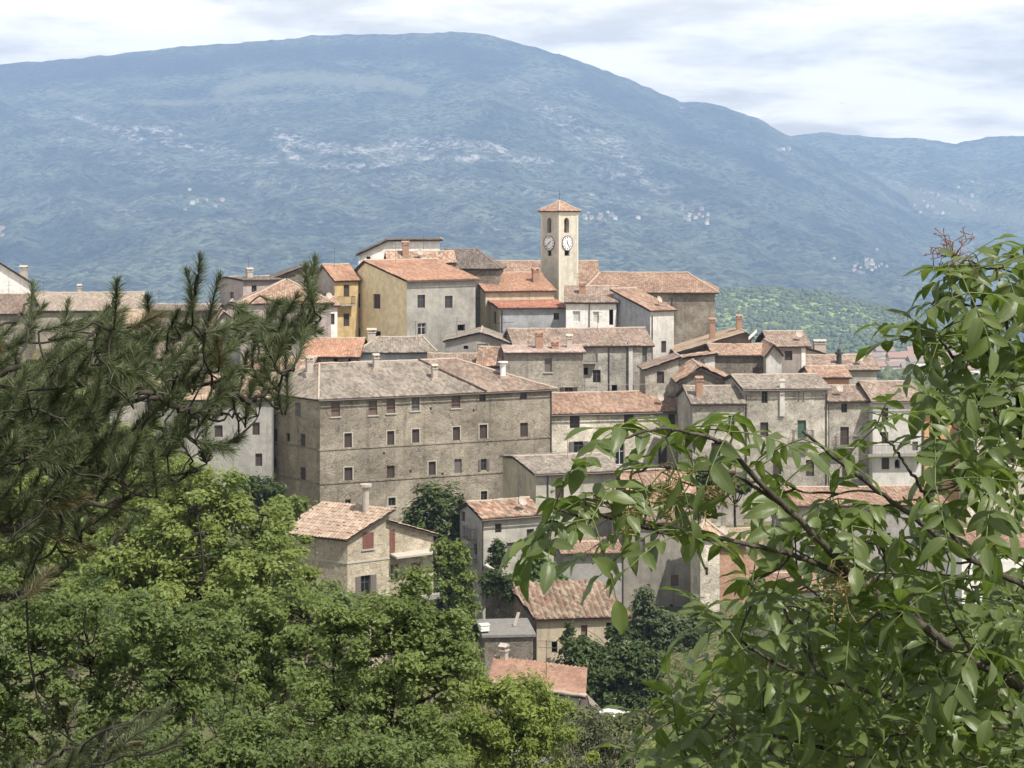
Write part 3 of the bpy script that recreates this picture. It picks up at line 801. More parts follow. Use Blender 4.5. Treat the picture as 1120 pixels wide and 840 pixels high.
    def dish(s, u, v):
        z = s.roof_z(u, v) - .05; c = s.P(u, v, z); mb = MB(); mb.tube([c, c + np.array([0, 0, .7])], .025, 5)
        k = c + np.array([0, -.12, .75]); n = np.array([.3, -.85, .42]); n /= np.linalg.norm(n); a = np.cross(n, [0, 0, 1.0]); a /= np.linalg.norm(a); b = np.cross(n, a); an = np.arange(14) * 2 * PI / 14
        ring = lambda r, d: k + r * (np.cos(an)[:, None] * a + np.sin(an)[:, None] * b) + n * d
        V = np.vstack([ring(.4, .1), ring(.22, .03), [k], ring(.4, .06), ring(.22, -.01), [k - n * .04]]); i = np.arange(14); j = (i + 1) % 14
        mb.add(V, [np.stack([i, j, 14 + j, 14 + i], 1), np.stack([14 + i, 14 + j, np.full(14, 28)], 1), np.stack([29 + i, 43 + i, 43 + j, 29 + j], 1), np.stack([43 + i, np.full(14, 57), 43 + j], 1), np.stack([i, 29 + i, 29 + j, j], 1)])
        mb.tube([k + b * .38 + n * .08, k + n * .42], .012, 4); mb.build('satellite_dish', M_CHPL, s.roof); return s
    def antenna(s, u, v, h=2.2):
        z = s.roof_z(u, v) - .1; c = s.P(u, v, z); mb = MB()
        mb.tube([c, c + np.array([0, 0, h])], .022, 5)
        for k, zz in enumerate((h - .1, h - .5)):
            mb.tube([c + np.array([-.5, -.15, zz]), c + np.array([.6, .18, zz])], .012, 4)
            for i in range(6): x = -.45 + i * .19; mb.tube([c + np.array([x, .3 * x - .22 + .05 * i * 0, zz]), c + np.array([x, .3 * x + .22, zz])], .008, 4)
        mb.build('antenna', M_IRON, s.roof); return s

def copy_tree(o, parent=None):
    c = o.copy(); COL.objects.link(c); c.parent = parent
    for ch in o.children: copy_tree(ch, c)
    return c
# ================================================================== village
ORANGE = ((.35, .19, .12), (.385, .22, .145), (.32, .17, .108), (.39, .25, .175), (.33, .185, .125))
RED = ((.34, .15, .1), (.38, .175, .115), (.3, .13, .085), (.39, .19, .13))
SALMON = ((.315, .2, .14), (.35, .235, .17), (.28, .17, .12), (.365, .265, .195), (.25, .155, .115))
OLD = ((.21, .16, .125), (.25, .195, .155), (.175, .13, .105), (.28, .22, .18), (.23, .15, .115))
GREYT = ((.215, .185, .15), (.26, .225, .185), (.18, .15, .125), (.285, .25, .21))
MIXED = ((.34, .19, .125), (.37, .27, .2), (.21, .155, .12), (.4, .31, .235), (.27, .155, .11))
TAN = ((.34, .26, .185), (.38, .295, .215), (.29, .215, .15), (.36, .245, .165))
DARKT = ((.1, .08, .068), (.13, .105, .09), (.085, .07, .06), (.145, .12, .1))
T = lambda nm, tones, sd, **k: M_tile(nm, tones, sd, **k)
ST = lambda nm, c1, c2, c3, sd, **k: M_stone(nm, c1, c2, c3, sd, **k)
PL = lambda nm, c, sd, **k: M_plaster(nm, c, seed=sd, **k)
GR = 'houses of the hill village'

def village():
    stone_grey = ST('grey_beige_rubble_wall', (.225, .193, .152), (.31, .27, .217), (.118, .098, .077), 1, mortar=(.3, .264, .213), pale=.45, scale=2.3)
    stone_tan = ST('tan_rubble_wall', (.28, .23, .165), (.38, .32, .235), (.18, .14, .1), 2, mortar=(.34, .295, .23), pale=.5)
    stone_cream = ST('cream_rubble_wall', (.5, .45, .365), (.62, .57, .48), (.27, .22, .17), 3, mortar=(.62, .57, .48), pale=.7, streak=.2)
    stone_pale = ST('pale_rubble_wall', (.34, .31, .265), (.44, .405, .345), (.2, .17, .14), 4, mortar=(.45, .42, .365), pale=.7, streak=.25)
    stone_dark = ST('dark_rubble_wall', (.19, .165, .135), (.27, .24, .2), (.12, .1, .08), 5, mortar=(.24, .21, .175), pale=.4)
    stone_brown = ST('brown_church_wall', (.23, .19, .15), (.31, .265, .215), (.15, .12, .095), 6, scale=2.2, mortar=(.27, .24, .2), pale=.9, streak=.4)
    pl_grey = PL('grey_old_plaster', (.34, .325, .305), 7, bare=.25)
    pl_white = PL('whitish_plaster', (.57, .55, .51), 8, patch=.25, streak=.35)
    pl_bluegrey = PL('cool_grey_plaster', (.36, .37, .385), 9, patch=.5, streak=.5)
    pl_yellow = PL('ochre_yellow_plaster', (.76, .65, .42), 10, dirt=(.34, .27, .16), patch=.25, streak=.3)
    pl_cream = PL('cream_plaster', (.56, .5, .38), 11, patch=.3)
    pl_mauve = PL('mauve_grey_plaster', (.42, .36, .335), 12, bare=.2)
    pl_dirty = PL('stained_grey_plaster', (.3, .275, .24), 13, patch=.7, streak=.7, bare=.3)
    pl_orange = PL('orange_plaster', (.55, .36, .19), 14, patch=.2)
    pl_tan = PL('tan_flaking_plaster', (.5, .42, .31), 15, bare=.35, patch=.35)
    pl_white2 = PL('bright_white_plaster', (.78, .76, .72), 16, patch=.12, streak=.2)

    # ---- the long stone palazzo
    h = House('palazzo', 'long grey-beige four-storey stone building with a hipped tile roof in two tones', 'building', 180, 350, 437, 603, 25, V=13, phi=105,
              wall=stone_grey, left=stone_tan)
    h.win('front', (367, 448.2, 9.5, 15.5, 'P', 's'), (408, 446.3, 9.5, 16, 'P', 's'), (427.6, 444.5, 9.5, 15.5, 'P', 's'), (454.4, 441.8, 9, 15.5, 'K', '+'), (498.6, 439.1, 9.5, 15, 'P', 's'),
          (527.8, 435.6, 7, 8, 'Q', ''), (572.4, 433.2, 7, 8, 'Q', ''),
          (380.7, 482, 8.5, 16, 'S', 'u'), (427.3, 479.3, 8, 15.5, 'S', 'u'), (454.6, 477.1, 8, 15, 'S', 'u'), (499.1, 474.5, 8, 15, 'S', 'u'), (528.6, 472.3, 8.5, 15.5, 'S', 'u'), (573.2, 470.4, 8.5, 15.5, 'S', ''),
          (381, 518.7, 9, 14.5, 'S', 'u'), (427.3, 516.5, 8.5, 13.5, 'S', ''), (472.6, 512.5, 8, 15, 'S', 'u'), (501, 510.1, 8, 15.5, 'K', ''), (529.1, 508.5, 6, 12.5, 'O', 'k'),
          (380.7, 549, 6, 5, 'Q', ''), (428.7, 549, 8, 9, 'Q', '+'), (529.4, 542.8, 7, 11, 'Q', '+'), (420, 496, 2, 3, 'D'), (518, 449, 2, 3, 'D'), (471, 447, 2, 3, 'D'), (484, 519, 2.2, 4, 'D'), (449, 516, 2, 3, 'D'), (506, 542, 2, 4, 'D'))
    h.win('left', (302.2, 445, 5, 13, 'K', ''), (313.2, 445.8, 5, 13, 'K', ''), (325.8, 447.7, 6, 15, 'K', ''), (300.4, 477, 6, 17, 'S'), (331.2, 481.7, 5.5, 15, 'S'), (315, 478, 4, 9, 'D'), (331.2, 518, 6, 15, 'S'), (299.8, 505.8, 5, 10, 'D'))
    h.hip(399.5, 3.8, 6.0, vr=.5, um=3.8)
    h.done(T('grey_brown_roof_tile', GREYT, 1, lich=.35), near=False, tile2=T('brown_roof_tile', OLD, 2, lich=.3), split=(.69, .72), gutter=True)
    h.band('front', 493); h.band('left', 493, px=350); h.band('front', 530); h.band('left', 530, px=350)
    h.chimney(2.6, 6.2, w=.6, h=1.2, kind='render', base=True); h.chimney_px(411, 400, 5.2, w=.5, h=1.0, kind='render', base=True); h.chimney_px(475, 400, 2.7, w=.5, h=1.0, kind='render', base=True)
    h.chimney_px(550, 420, 2.6, w=.55, h=1.5, kind='metal', base=True)
    h.pipe(602.5, 428, 545)

    # ---- grey plaster wing by the palazzo
    h = House('plaster_house', 'grey plastered three-storey house joined to the short end of the palazzo', 'house', 182, 158, 436, 297, 3, V=7, wall=PL('pale_grey_plaster', (.37, .355, .33), 17, bare=.15))
    h.win('front', (282, 439, 8, 12, 'S'), (280, 469, 8, 14, 'S'), (283, 503, 7.5, 14, 'S'), (239, 471.7, 9, 13, 'S'), (190, 470, 8, 14, 'S'))
    h.gable_u(410).done(T('tan_mixed_tile', TAN, 3), wob=1.6)
    h = House('stone_house', 'small ruined house with a collapsed pale roof above the grey wing', 'house', 196, 268, 404, 338, -6, V=6, wall=stone_pale)
    h.gable_u(392, vr=.5).done(T('bleached_mixed_tile', MIXED, 4), wob=3)

    # ---- yellow house with grey front
    h = House('plaster_house', 'two-tone house with an ochre gable, a grey plaster front and an orange roof', 'house', 215, 445, 307, 520, 35, pxb=383, wall=PL('grey_stained_front', (.35, .335, .3), 18, patch=.6), left=pl_yellow)
    h.win('left', (391.7, 328.6, 3.8, 15.7, 'S'), (412, 329.3, 8, 16, 'S'), (391.7, 364, 3.5, 10, 'D'), (411.4, 366, 10, 9, 'D'))
    h.win('front', (460.7, 329.7, 8.6, 14.5, 'Q', 'u'), (490.7, 330.3, 8.6, 13.6, 'Q', 'u'), (461.7, 360, 9, 13, 'Q', 'w'), (504.5, 358.6, 8, 7, 'D'))
    h.gable_u(286, vr=.72, rm=0, og=.3).done(T('orange_roof_tile', ORANGE, 5, lich=.2), gutter=True)
    h.balcony('left', 7.6, h.spot('left', 404, 352)[1], .5, dep=.5) if False else None
    h = House('plaster_house', 'narrow ochre house with balcony doors, seen past the ochre gable', 'house', 221, 366, 306, 392, 35, pxb=346, wall=PL('deep_ochre_plaster', (.52, .39, .2), 19), left=pl_grey)
    h.win('front', (379, 318, 6.5, 13, 'S', 'd'), (379, 350, 6.5, 14, 'S'))
    h.gable_u(290.5, vr=.6, rm=0).done(T('orange_roof_tile', ORANGE, 6, lich=.15))
    h.balcony('front', h.spot('front', 377, 331)[0], h.spot('front', 377, 333)[1], 1.9)

    # ---- top of the village
    h = House('plaster_house', 'white plastered house with a dark bent roof line on the hilltop', 'house', 240, 392, 279, 481, 4, V=9, wall=pl_white2)
    h.win('front', (403, 282.5, 4.5, 3.5, 'D'))
    h.gable_v([(389, 278.5), (424, 263.5), (482, 263)], oh=.4, og=.5).done(T('dark_brown_tile', DARKT, 7))
    h = House('plaster_house', 'low house with a jumbled orange roof behind the orange roof of the ochre gable', 'house', 231, 425, 287, 497, 8, V=5, wall=pl_cream)
    h.gable_u(276).done(T('jumbled_orange_tile', MIXED, 8, gain=1.1), wob=2.5)
    h.chimney_px(443.5, 280, 1.6, w=.75, h=1.2, kind='brick')
    h = House('stone_house', 'house with a dark brown hipped roof beside the white hilltop house', 'house', 232, 478, 294, 546, -3, V=9, wall=stone_dark)
    h.hip(274, .4, 3.0, um=2).done(T('dark_brown_tile', DARKT, 9, gain=1.25), ridge=M_DRIDGE)

    # ---- church and bell tower
    h = House('church', 'church nave with a long orange roof and a bare brown end wall', 'church', 244, 640, 319.5, 782, -6, V=15, wall=stone_brown)
    h.hip(299, 1.5, 3.6, um=3, oh=.5).done(T('weathered_orange_tile', SALMON, 10, lich=.3, gain=.9), wob=1.2)
    h.pipe(735, 325, 372)
    h = House('church', 'lower church wing whose orange roof runs behind the bell tower', 'church', 250, 540, 316, 655, 0, V=15, wall=stone_brown)
    h.gable_u(286.5).done(T('weathered_orange_tile', SALMON, 11, lich=.3, gain=.9), wob=1.2)
    tower(pl_cream)

    # ---- houses below the church
    h = House('plaster_house', 'cream house with an upper orange roof and a brick chimney below the church', 'house', 229, 531, 318.5, 606, 14, pxb=516.5, wall=pl_cream)
    h.gable_u(300, shed=True).done(T('orange_roof_tile', ORANGE, 12, lich=.2)); h.chimney_px(585.5, 305, 3.5, w=.75, h=1.2, kind='brick')
    h = House('plaster_house', 'house with the lower bright red-orange roof and a cool grey front wall', 'house', 221, 547, 337.5, 621, 9, pxb=529, wall=pl_bluegrey, left=pl_cream)
    h.win('front', (608.5, 346, 6, 7.5, 'Q')); h.win('left', (541.3, 347, 3, 14, 'S'))
    h.gable_u(325, shed=True).done(T('red_roof_tile', RED, 13, lich=.12)); h.pipe(549, 340, 366)
    h = House('plaster_house', 'little white house with grey louvred shutters and a brown roof', 'house', 219, 619, 330.5, 674, -2, V=8, wall=pl_white2)
    h.win('front', (630.5, 346, 8, 11.5, 'W', 'w'), (652, 347, 6.5, 12.5, 'W', 'w'), (668.5, 347, 4.5, 17, 'D'))
    h.gable_u(314, vr=.6).done(T('brown_mixed_tile', OLD, 14, gain=1.15), wob=1.5); h.chimney_px(636.6, 326, 2.6, w=.7, h=.8, kind='brick'); h.pipe(644.6, 333, 360)
    h = House('plaster_house', 'narrow house with a white front, a shaded grey side and an orange roof', 'house', 214, 711, 339.5, 737, 32, pxb=671, wall=pl_white, left=pl_bluegrey)  # side wall's shade is put into its colour by the grey plaster
    h.win('front', (726, 379.5, 5.5, 13, 'S'))
    h.gable_u(318, vr=1.0, rm=0, shed=True).done(T('orange_roof_tile', SALMON, 15, lich=.25), wob=1.4); h.pipe(713, 345, 400)
    h = House('stone_house', 'tall grey stone house with a long brown roof and drainpipes below the white house', 'house', 205, 563, 379, 713, 8, V=9, wall=ST('mixed_grey_wall', (.29, .265, .23), (.4, .375, .33), (.19, .165, .14), 20, pale=.8, mortar=(.4, .38, .34)))
    h.win('front', (652.7, 411.6, 8.5, 14, 'Q', 'd'), (705, 387.5, 5, 18, 'K', 'd'), (641, 406, 5, 8, 'D'), (672, 425, 6, 8, 'D'), (690, 424, 6, 8, 'D'))
    h.gable_u(360.5).done(T('brown_roof_tile', OLD, 16, gain=1.05)); h.pipe(666, 377, 428); h.pipe(686, 375, 430)
    h.balcony('front', h.spot('front', 640, 394)[0], h.spot('front', 640, 396)[1], 2.4)
    q, z, _ = h.spot('front', 689.5, 376); mb = MB(); mb.box((q - .2, -.1, -4), (q + .25, .02, z)); mb.build('plaster_strip', pl_white, h.root)
    h = House('stone_house', 'grey stone house with a flat pinkish roof edge and three chimneys', 'house', 198, 553, 386, 638, 4, V=7, wall=ST('speckled_grey_wall', (.32, .295, .25), (.42, .39, .335), (.21, .18, .15), 21, pale=.6))
    h.win('front', (599.7, 399.6, 8, 15, 'K', 's'), (622, 430, 9.5, 13, 'O', 'u'))
    h.gable_u(379.5).done(T('dusty_pink_tile', ((.4, .3, .26), (.46, .36, .31), (.35, .26, .22)), 17, lich=.3))
    h.chimney_px(589.7, 380, 2.2, w=.75, h=1.3, kind='brick'); h.chimney_px(622.7, 380, 2.4, w=.55, h=.9, kind='render'); h.chimney_px(607, 380, 2.0, w=.7, h=.35, kind='brick')
    h = House('stone_house', 'small house with a patchy orange and grey roof and one dark opening', 'house', 200, 523, 399, 577, -4, V=6, wall=pl_grey)
    h.win('front', (569.6, 406.5, 9.5, 9, 'D')); h.gable_u(381).done(T('patchy_tile', MIXED, 18), wob=2.5)
    h = House('stone_house', 'grey gabled house with a big dark loft opening', 'house', 206, 487, 374, 557, 0, V=9, wall=PL('dark_grey_render', (.29, .28, .265), 22, patch=.6))
    h.win('front', (528, 381, 11.5, 10.5, 'D', 'u'), (509.5, 380, 5, 4, 'D'))
    h.gable_v([(484, 373.5), (526, 364.5), (557, 376)]).done(T('grey_roof_tile', GREYT, 19)); h.antenna(1.2, 2)
    h = House('stone_house', 'low house with a mossy brown roof behind the ridge of the palazzo', 'house', 202, 470, 402, 540, 3, V=7, wall=stone_grey)
    h.gable_u(388).done(T('brown_roof_tile', OLD, 20), wob=1.5)
    h = House('plaster_house', 'low grey house with a single white window beneath a grey roof', 'house', 207, 392, 385.5, 474, 5, V=8, wall=pl_bluegrey)
    h.win('front', (418, 390, 9, 7.5, 'W', 'w')); h.hip(370, 2.2, 1.0, um=4).done(T('grey_roof_tile', GREYT, 21)); h.chimney_px(406.5, 378, 3.2, w=.9, h=1.0, kind='render'); h.antenna(6.5, 1.5, 2.6)
    h = House('stone_house', 'low house with a clean orange roof under the ochre gable', 'house', 206, 331, 389.5, 392, -3, V=8, wall=stone_tan)
    h.win('front', (367, 394.5, 5, 6, 'D'), (382, 394.5, 4, 6, 'D')); h.gable_u(371).done(T('clean_orange_tile', ORANGE, 22, lich=.08, gain=1.05))
    h = House('plaster_house', 'pinkish-grey house with a pyramid roof of orange tiles behind the pine', 'house', 216, 263, 332, 362, 6, V=10.5, wall=pl_mauve)
    h.win('front', (330, 345, 6, 11, 'S'), (300, 345, 6, 11, 'S'))
    h.hip(307, 5.0, 5.0, um=5.0).done(T('orange_mixed_tile', SALMON, 23), wob=1.5)
    h = House('plaster_house', 'narrow white house end with one tall window beside the ochre house', 'house', 218, 358, 334, 369, 20, V=4, wall=pl_white2)
    h.win('front', (364, 349, 4, 12, 'S')); h.gable_u(326).done(T('orange_mixed_tile', SALMON, 24))
    h = House('stone_house', 'mauve stone house with a dark flat roof line at the edge of the hilltop', 'house', 232, 266, 307, 308, 30, pxb=240, wall=pl_mauve)
    h.win('front', (278, 316, 5.5, 7.5, 'Q')); h.win('left', (253.5, 322.6, 4.5, 7, 'P'))
    h.gable_u(304, vr=.55, rm=0).done(T('dark_brown_tile', DARKT, 25, gain=1.4)); h.chimney(2.0, 3, w=.7, h=.7, kind='render')
    h = House('stone_house', 'house with a dark sloping roof between the mauve house and the ochre house', 'house', 236, 298, 305, 350, 10, V=8, wall=stone_dark)
    h.gable_v([(298, 305), (335, 292), (352, 294)]).done(T('dark_brown_tile', DARKT, 26))
    h = House('plaster_house', 'tiny pink-roofed house half hidden by the pine', 'house', 222, 234, 357, 264, 12, V=6, wall=pl_white)
    h.gable_v([(233, 355), (245, 342), (265, 355)]).done(T('pale_pink_tile', TAN, 27, gain=1.15))
    h = House('stone_house', 'small arched outbuilding below the mauve house', 'house', 225, 243, 340, 263, 5, V=4, wall=pl_mauve)
    h.gable_v([(243, 339), (252, 331), (263, 333)]).done(T('dark_brown_tile', DARKT, 28, gain=1.3))

    # ---- left end of the hilltop
    h = House('plaster_house', 'white gabled house with a tiled verge and a round-topped chimney', 'house', 232, -60, 318, 33, 0, V=3, phi=112, wall=pl_white2)
    h.gable_v([(-62, 318), (-8, 283), (36, 309)]).done(T('brown_mixed_tile', OLD, 29, gain=1.1)); h.chimney_px(26, 300, .8, w=.8, h=1.0, kind='render')
    h = House('stone_house', 'long low house with a dusty taupe roof', 'house', 228, 8, 339.5, 150, 2, V=9, wall=PL('khaki_plaster', (.36, .33, .27), 23))
    h.gable_u(321).done(T('taupe_tile', ((.27, .22, .18), (.31, .26, .215), (.24, .2, .16)), 30, lich=.2, dark=.2)); h.chimney_px(87, 325, 5, w=.4, h=.7, kind='render')
    h = House('stone_house', 'brown-roofed house at the very edge of the village', 'house', 220, -90, 343, 27, 4, V=9, wall=stone_dark)
    h.gable_u(323).done(T('brown_roof_tile', OLD, 31, gain=.85))
    h = House('plaster_house', 'low house with a pale tiled roof glimpsed between the pine shoots', 'house', 219, 124, 354, 156, 5, V=7, wall=stone_tan)
    h.gable_u(340).done(T('pale_tile', TAN, 32, gain=1.2)); 
    h = House('stone_house', 'flat dark-roofed house behind the upright pine shoots', 'house', 226, 150, 340, 236, 3, V=8, wall=stone_dark)
    h.gable_u(334).done(T('dark_brown_tile', DARKT, 33, gain=1.5))
    h = House('stone_house', 'middle house with a brown roof masked by the pine branches', 'house', 205, 120, 392, 236, 4, V=9, wall=stone_pale)
    h.gable_u(376).done(T('brown_mixed_tile', OLD, 34)); 

    # ---- right-hand row
    h = House('stone_house', 'cream stone house with a two-part terracotta roof beside the palazzo', 'house', 191, 598, 452.5, 757, 13, V=8, wall=stone_cream, left=stone_grey)
    h.win('front', (628.7, 461.6, 11, 14, 'S'), (632.7, 489.7, 10.5, 13.5, 'O', 'k'), (688, 459.5, 11, 12, 'S'), (678, 497, 10, 23, 'Q', 'dwu'), (735, 459, 8, 12, 'S'), (725, 497, 10, 22, 'S', 'd'))
    h.gable_u(430, vr=.55).done(T('terracotta_tile', SALMON, 35, lich=.3, gain=.92), wob=1.6, gutter=True); h.pipe(749, 452, 520)
    h = House('stone_house', 'pale house with a grey roof, one chimney and a tall balcony door', 'house', 183, 757.5, 441.5, 813.5, 5, V=8, wall=stone_pale)
    h.win('front', (783, 496, 10, 24, 'S', 'db'), (775, 530, 8, 16, 'D'), (800, 460, 7, 11, 'S'))
    h.gable_u(423.5).done(T('grey_brown_roof_tile', GREYT, 36, gain=.95)); h.chimney_px(764.5, 438, 1.6, w=.6, h=1.4, kind='brick')
    h = House('stone_house', 'stone house with a green balcony shutter and a pale chimney strip up its front', 'house', 184, 814, 425.8, 906, 7, V=9, wall=stone_pale)
    h.win('front', (836.4, 434.5, 6.6, 13, 'Q', ''), (872.5, 434, 2.8, 12, 'W', ''), (878, 434, 2.8, 12, 'W', ''), (877, 470, 9.5, 20.5, 'G', 'db'), (836, 470, 9, 16, 'S'), (850, 510, 9, 18, 'S'), (886, 512, 9, 18, 'S'))
    h.gable_u(411, vr=.5).done(T('grey_brown_roof_tile', GREYT, 37, gain=1.05), gutter=True)
    q, z, _ = h.spot('front', 855, 455); mb = MB(); mb.box((q - .24, -.22, z), (q + .24, .02, h.H + .75)); mb.box((q - .32, -.3, h.H + .75), (q + .32, .1, h.H + .9)); mb.build('chimney_strip', pl_white, h.root); h.pipe(816, 432, 530); h.pipe(903.5, 430, 530)
    h = House('stone_house', 'stone house with a brown roof and a brown balcony door next to the green shutter', 'house', 185, 907, 438.7, 954, 5, V=8, wall=stone_pale)
    h.win('front', (923.5, 446.5, 6.5, 10, 'Q'), (923.8, 477, 9.5, 20, 'S', 'db'), (925, 514, 8, 16, 'S'))
    h.gable_u(423, vr=.5, rm=.4).done(T('brown_roof_tile', OLD, 38, gain=1.05))
    h = House('plaster_house', 'white plastered house with stacked brown shutters and an open-arched doorway', 'house', 184, 954.5, 438.5, 1009, 4, V=9, wall=pl_white)
    h.win('front', (968, 455, 7.5, 18, 'S'), (968, 479, 7.5, 13, 'S'), (968.5, 507, 8.5, 13, 'S', 'd'), (981.6, 507.5, 6, 10, 'D', 'a'), (1001, 488, 6.5, 10, 'K'), (1000, 458, 7, 14, 'S'))
    h.gable_u(418.5).done(T('brown_roof_tile', OLD, 39, gain=1.1), gutter=True); h.pipe(1009, 441, 530); h.balcony('front', h.spot('front', 978, 496)[0], h.spot('front', 978, 496.5)[1], 5.5)
    h = House('plaster_house', 'orange plastered house with a tall grey window at the end of the row', 'house', 186, 1011, 452, 1056, 6, V=8, wall=pl_orange)
    h.win('front', (1020, 495.6, 7.5, 20, 'K'), (1042, 495.6, 7.5, 20, 'K')); h.gable_u(441).done(T('brown_roof_tile', OLD, 40))
    h = House('stone_house', 'stone house beyond the orange one, seen through the ash leaves', 'house', 184, 1057, 462, 1135, 4, V=8, wall=stone_cream)
    h.win('front', (1075, 500, 8, 14, 'S'), (1105, 500, 8, 14, 'S')); h.gable_u(446).done(T('terracotta_tile', SALMON, 41))

    # ---- upper right cluster
    h = House('stone_house', 'small grey stone house with a sloping roof edge and one brown shutter', 'house', 197, 706, 404, 742, 3, V=5, wall=stone_pale)
    h.win('front', (722.4, 412.8, 8, 13, 'S')); h.gable_v([(701, 404.5), (741, 392.5)]).done(T('brown_roof_tile', OLD, 42))
    h = House('stone_house', 'half-fallen house with a white plastered inner wall', 'house', 203, 738, 394, 782, 3, V=3, wall=PL('flaking_white_plaster', (.66, .63, .58), 24, bare=.5))
    h.gable_v([(737, 394), (782, 388)]).done(T('bleached_mixed_tile', MIXED, 43), wob=2)
    h = House('stone_house', 'low ruin under a heap of broken orange and pale tiles', 'house', 192, 742, 420.5, 799, 0, V=8, wall=stone_dark)
    h.gable_v([(741, 417), (766, 402), (799, 416)]).done(T('broken_mixed_tile', MIXED, 44, gain=1.05), wob=4)
    h = House('stone_house', 'dark stone house with a lit strip of pinkish tiles and a white gable verge', 'house', 204, 781, 388.5, 846, 2, V=8, wall=stone_dark)
    h.win('front', (827, 406, 8, 7.5, 'P')); h.gable_u(377.5).done(T('pinkish_lit_tile', SALMON, 45, gain=1.05))
    h = House('stone_house', 'house with a long tilted tan roof and a white fascia board', 'house', 210, 741, 386, 822, 0, V=8, wall=stone_dark)
    h.gable_v([(739, 386), (815, 364), (830, 369)], og=.6).done(T('tan_mixed_tile', TAN, 46), wob=1.5); h.chimney(4.2, 3.5, w=.6, h=1.8, kind='brick'); h.chimney(7.3, 4.5, w=.6, h=1.2, kind='brick')
    mb = MB(); a, b = h.P(h.U * .95, -.66, h.H + 1.45), h.P(h.U + .5, -.66, h.H + 2.3); mb.obox(a, b - a, (0, .06, 0), (0, 0, .35)); mb.build('fascia_board', M_WHITE, h.root)
    h = House('plaster_house', 'narrow white wall with a small white gable beside the dark stone house', 'house', 202, 838, 386.5, 855, 0, V=7, wall=pl_white)
    h.gable_v([(837, 387.5), (846, 377.5), (856.5, 387)], og=.4).done(T('pinkish_lit_tile', SALMON, 47))
    h = House('plaster_house', 'brown-roofed mauve-grey house with one brown shutter in the upper cluster', 'house', 208, 846, 378.5, 882, 3, V=8, wall=PL('brownish_plaster', (.33, .285, .255), 25))
    h.win('front', (862.4, 389, 8.5, 10.5, 'S')); h.gable_u(363.5, og=.5).done(T('plain_brown_tile', OLD, 48, lich=.1, dark=.2), rcap=True)
    q, z, _ = h.spot('front', 879, 390); mb = MB(); mb.box((q - .25, -.06, -4), (q + .2, .02, h.H)); mb.build('plaster_strip', pl_white2, h.root)
    h = House('plaster_house', 'flat-roofed white addition with a squat chimney behind the mauve-grey house', 'house', 216, 880, 385.5, 904, 0, V=6, wall=pl_white)
    h.gable_v([(879, 381), (905, 387.5)]).done(T('brown_roof_tile', OLD, 49)); h.chimney(2.0, 2, w=1.3, h=.8, kind='render')
    h = House('plaster_house', 'house with a wide brown roof and a dark metal flue at the cluster edge', 'house', 210, 884, 404.5, 959, 3, V=8, wall=PL('greenish_grey_plaster', (.4, .385, .33), 26))
    h.gable_u(389.5, og=.4).done(T('plain_brown_tile', OLD, 50, lich=.1, gain=1.2)); h.win('front')
    c = h.P(h.hit(h.O, h.du, 921), 1.5, h.roof_z(3, 1.5)); mb = MB(); mb.tube([c - np.array([0, 0, .3]), c + np.array([0, 0, 1.0])], .3, 8); mb.tube([c + np.array([0, 0, 1.0]), c + np.array([0, 0, 1.25])], .45, 8); mb.tube([c + np.array([0, 0, 1.25]), c + np.array([0, 0, 1.6])], .22, 8); mb.build('flue', M_PIPE, h.roof)
    h = House('plaster_house', 'small salmon-orange house with a pale lit tile roof', 'house', 196, 888, 412.5, 929, 2, V=6, wall=PL('salmon_plaster', (.6, .34, .22), 27, patch=.15, streak=.15))
    h.gable_u(402).done(T('pale_lit_tile', SALMON, 51, gain=1.15), wob=1.8)

    # ---- lower houses in front of the palazzo
    h = House('plaster_house', 'plain plastered house with a tan gable and a grey roof in front of the palazzo', 'house', 166, 586, 518.5, 680, 14, pxb=550, wall=PL('pale_beige_plaster', (.47, .44, .375), 28, patch=.3), left=pl_tan)
    h.win('front', (612, 538, 9.5, 15, 'S'), (655, 548, 9, 14, 'S')); h.gable_u(499.5, vr=.6, rm=.4).done(T('grey_roof_tile', GREYT, 52, gain=1.05), wob=1.5, gutter=True); h.pipe(599, 520, 590)
    h = House('plaster_house', 'tall whitish house with balconies on its shaded side and patchy orange tiles', 'house', 150, 528, 566.5, 592, 24, pxb=503, wall=PL('whitish_lower_plaster', (.44, .415, .365), 29, patch=.35), left=PL('shaded_grey_plaster', (.4, .38, .345), 30))  # side plaster darker than the front, shade put into its colour
    h.win('front', (559, 602, 10, 16.5, 'K', 'w'), (545, 578, 7, 10, 'S'), (580, 585, 8, 12, 'S')); h.win('left', (506.5, 564, 4, 11, 'S'), (514.5, 636, 5, 20, 'D', 'd'), (520, 600, 3, 12, 'D'))
    h.gable_u(549.5, vr=.6, rm=.3).done(T('patchy_tile', MIXED, 53, gain=1.05), near=True, wob=1.6, gutter=True); h.pipe(527.6, 570, 655, 'front', mat=M_GUT)
    for py in (590, 611): h.balcony('left', h.spot('left', 517, py)[0], h.spot('left', 517, py)[1], 1.8, .5)
    h = House('stone_house', 'ruined stone barn with a sagging old roof and ivy on its wall', 'house', 141, 587, 676, 686, 9, V=5, phi=103, wall=pl_tan, left=stone_tan)
    h.win('front', (606.5, 708, 6.5, 13, 'D'), (666, 688, 6, 14, 'D'), (639, 690, 7, 12, 'B')); h.gable_u(640, shed=True, rm=.5).done(T('old_ribbed_tile', ((.27, .2, .145), (.33, .25, .185), (.22, .16, .115), (.36, .285, .21), (.27, .165, .12)), 54, lich=.35), near=2.6, wob=2.6, p=.44, course=.5, rcap=False)
    h = House('stone_house', 'dark stone terrace building with a flat grey slab roof', 'terrace', 136, 530, 697, 583, 6, V=5, pxb=None, wall=stone_dark)
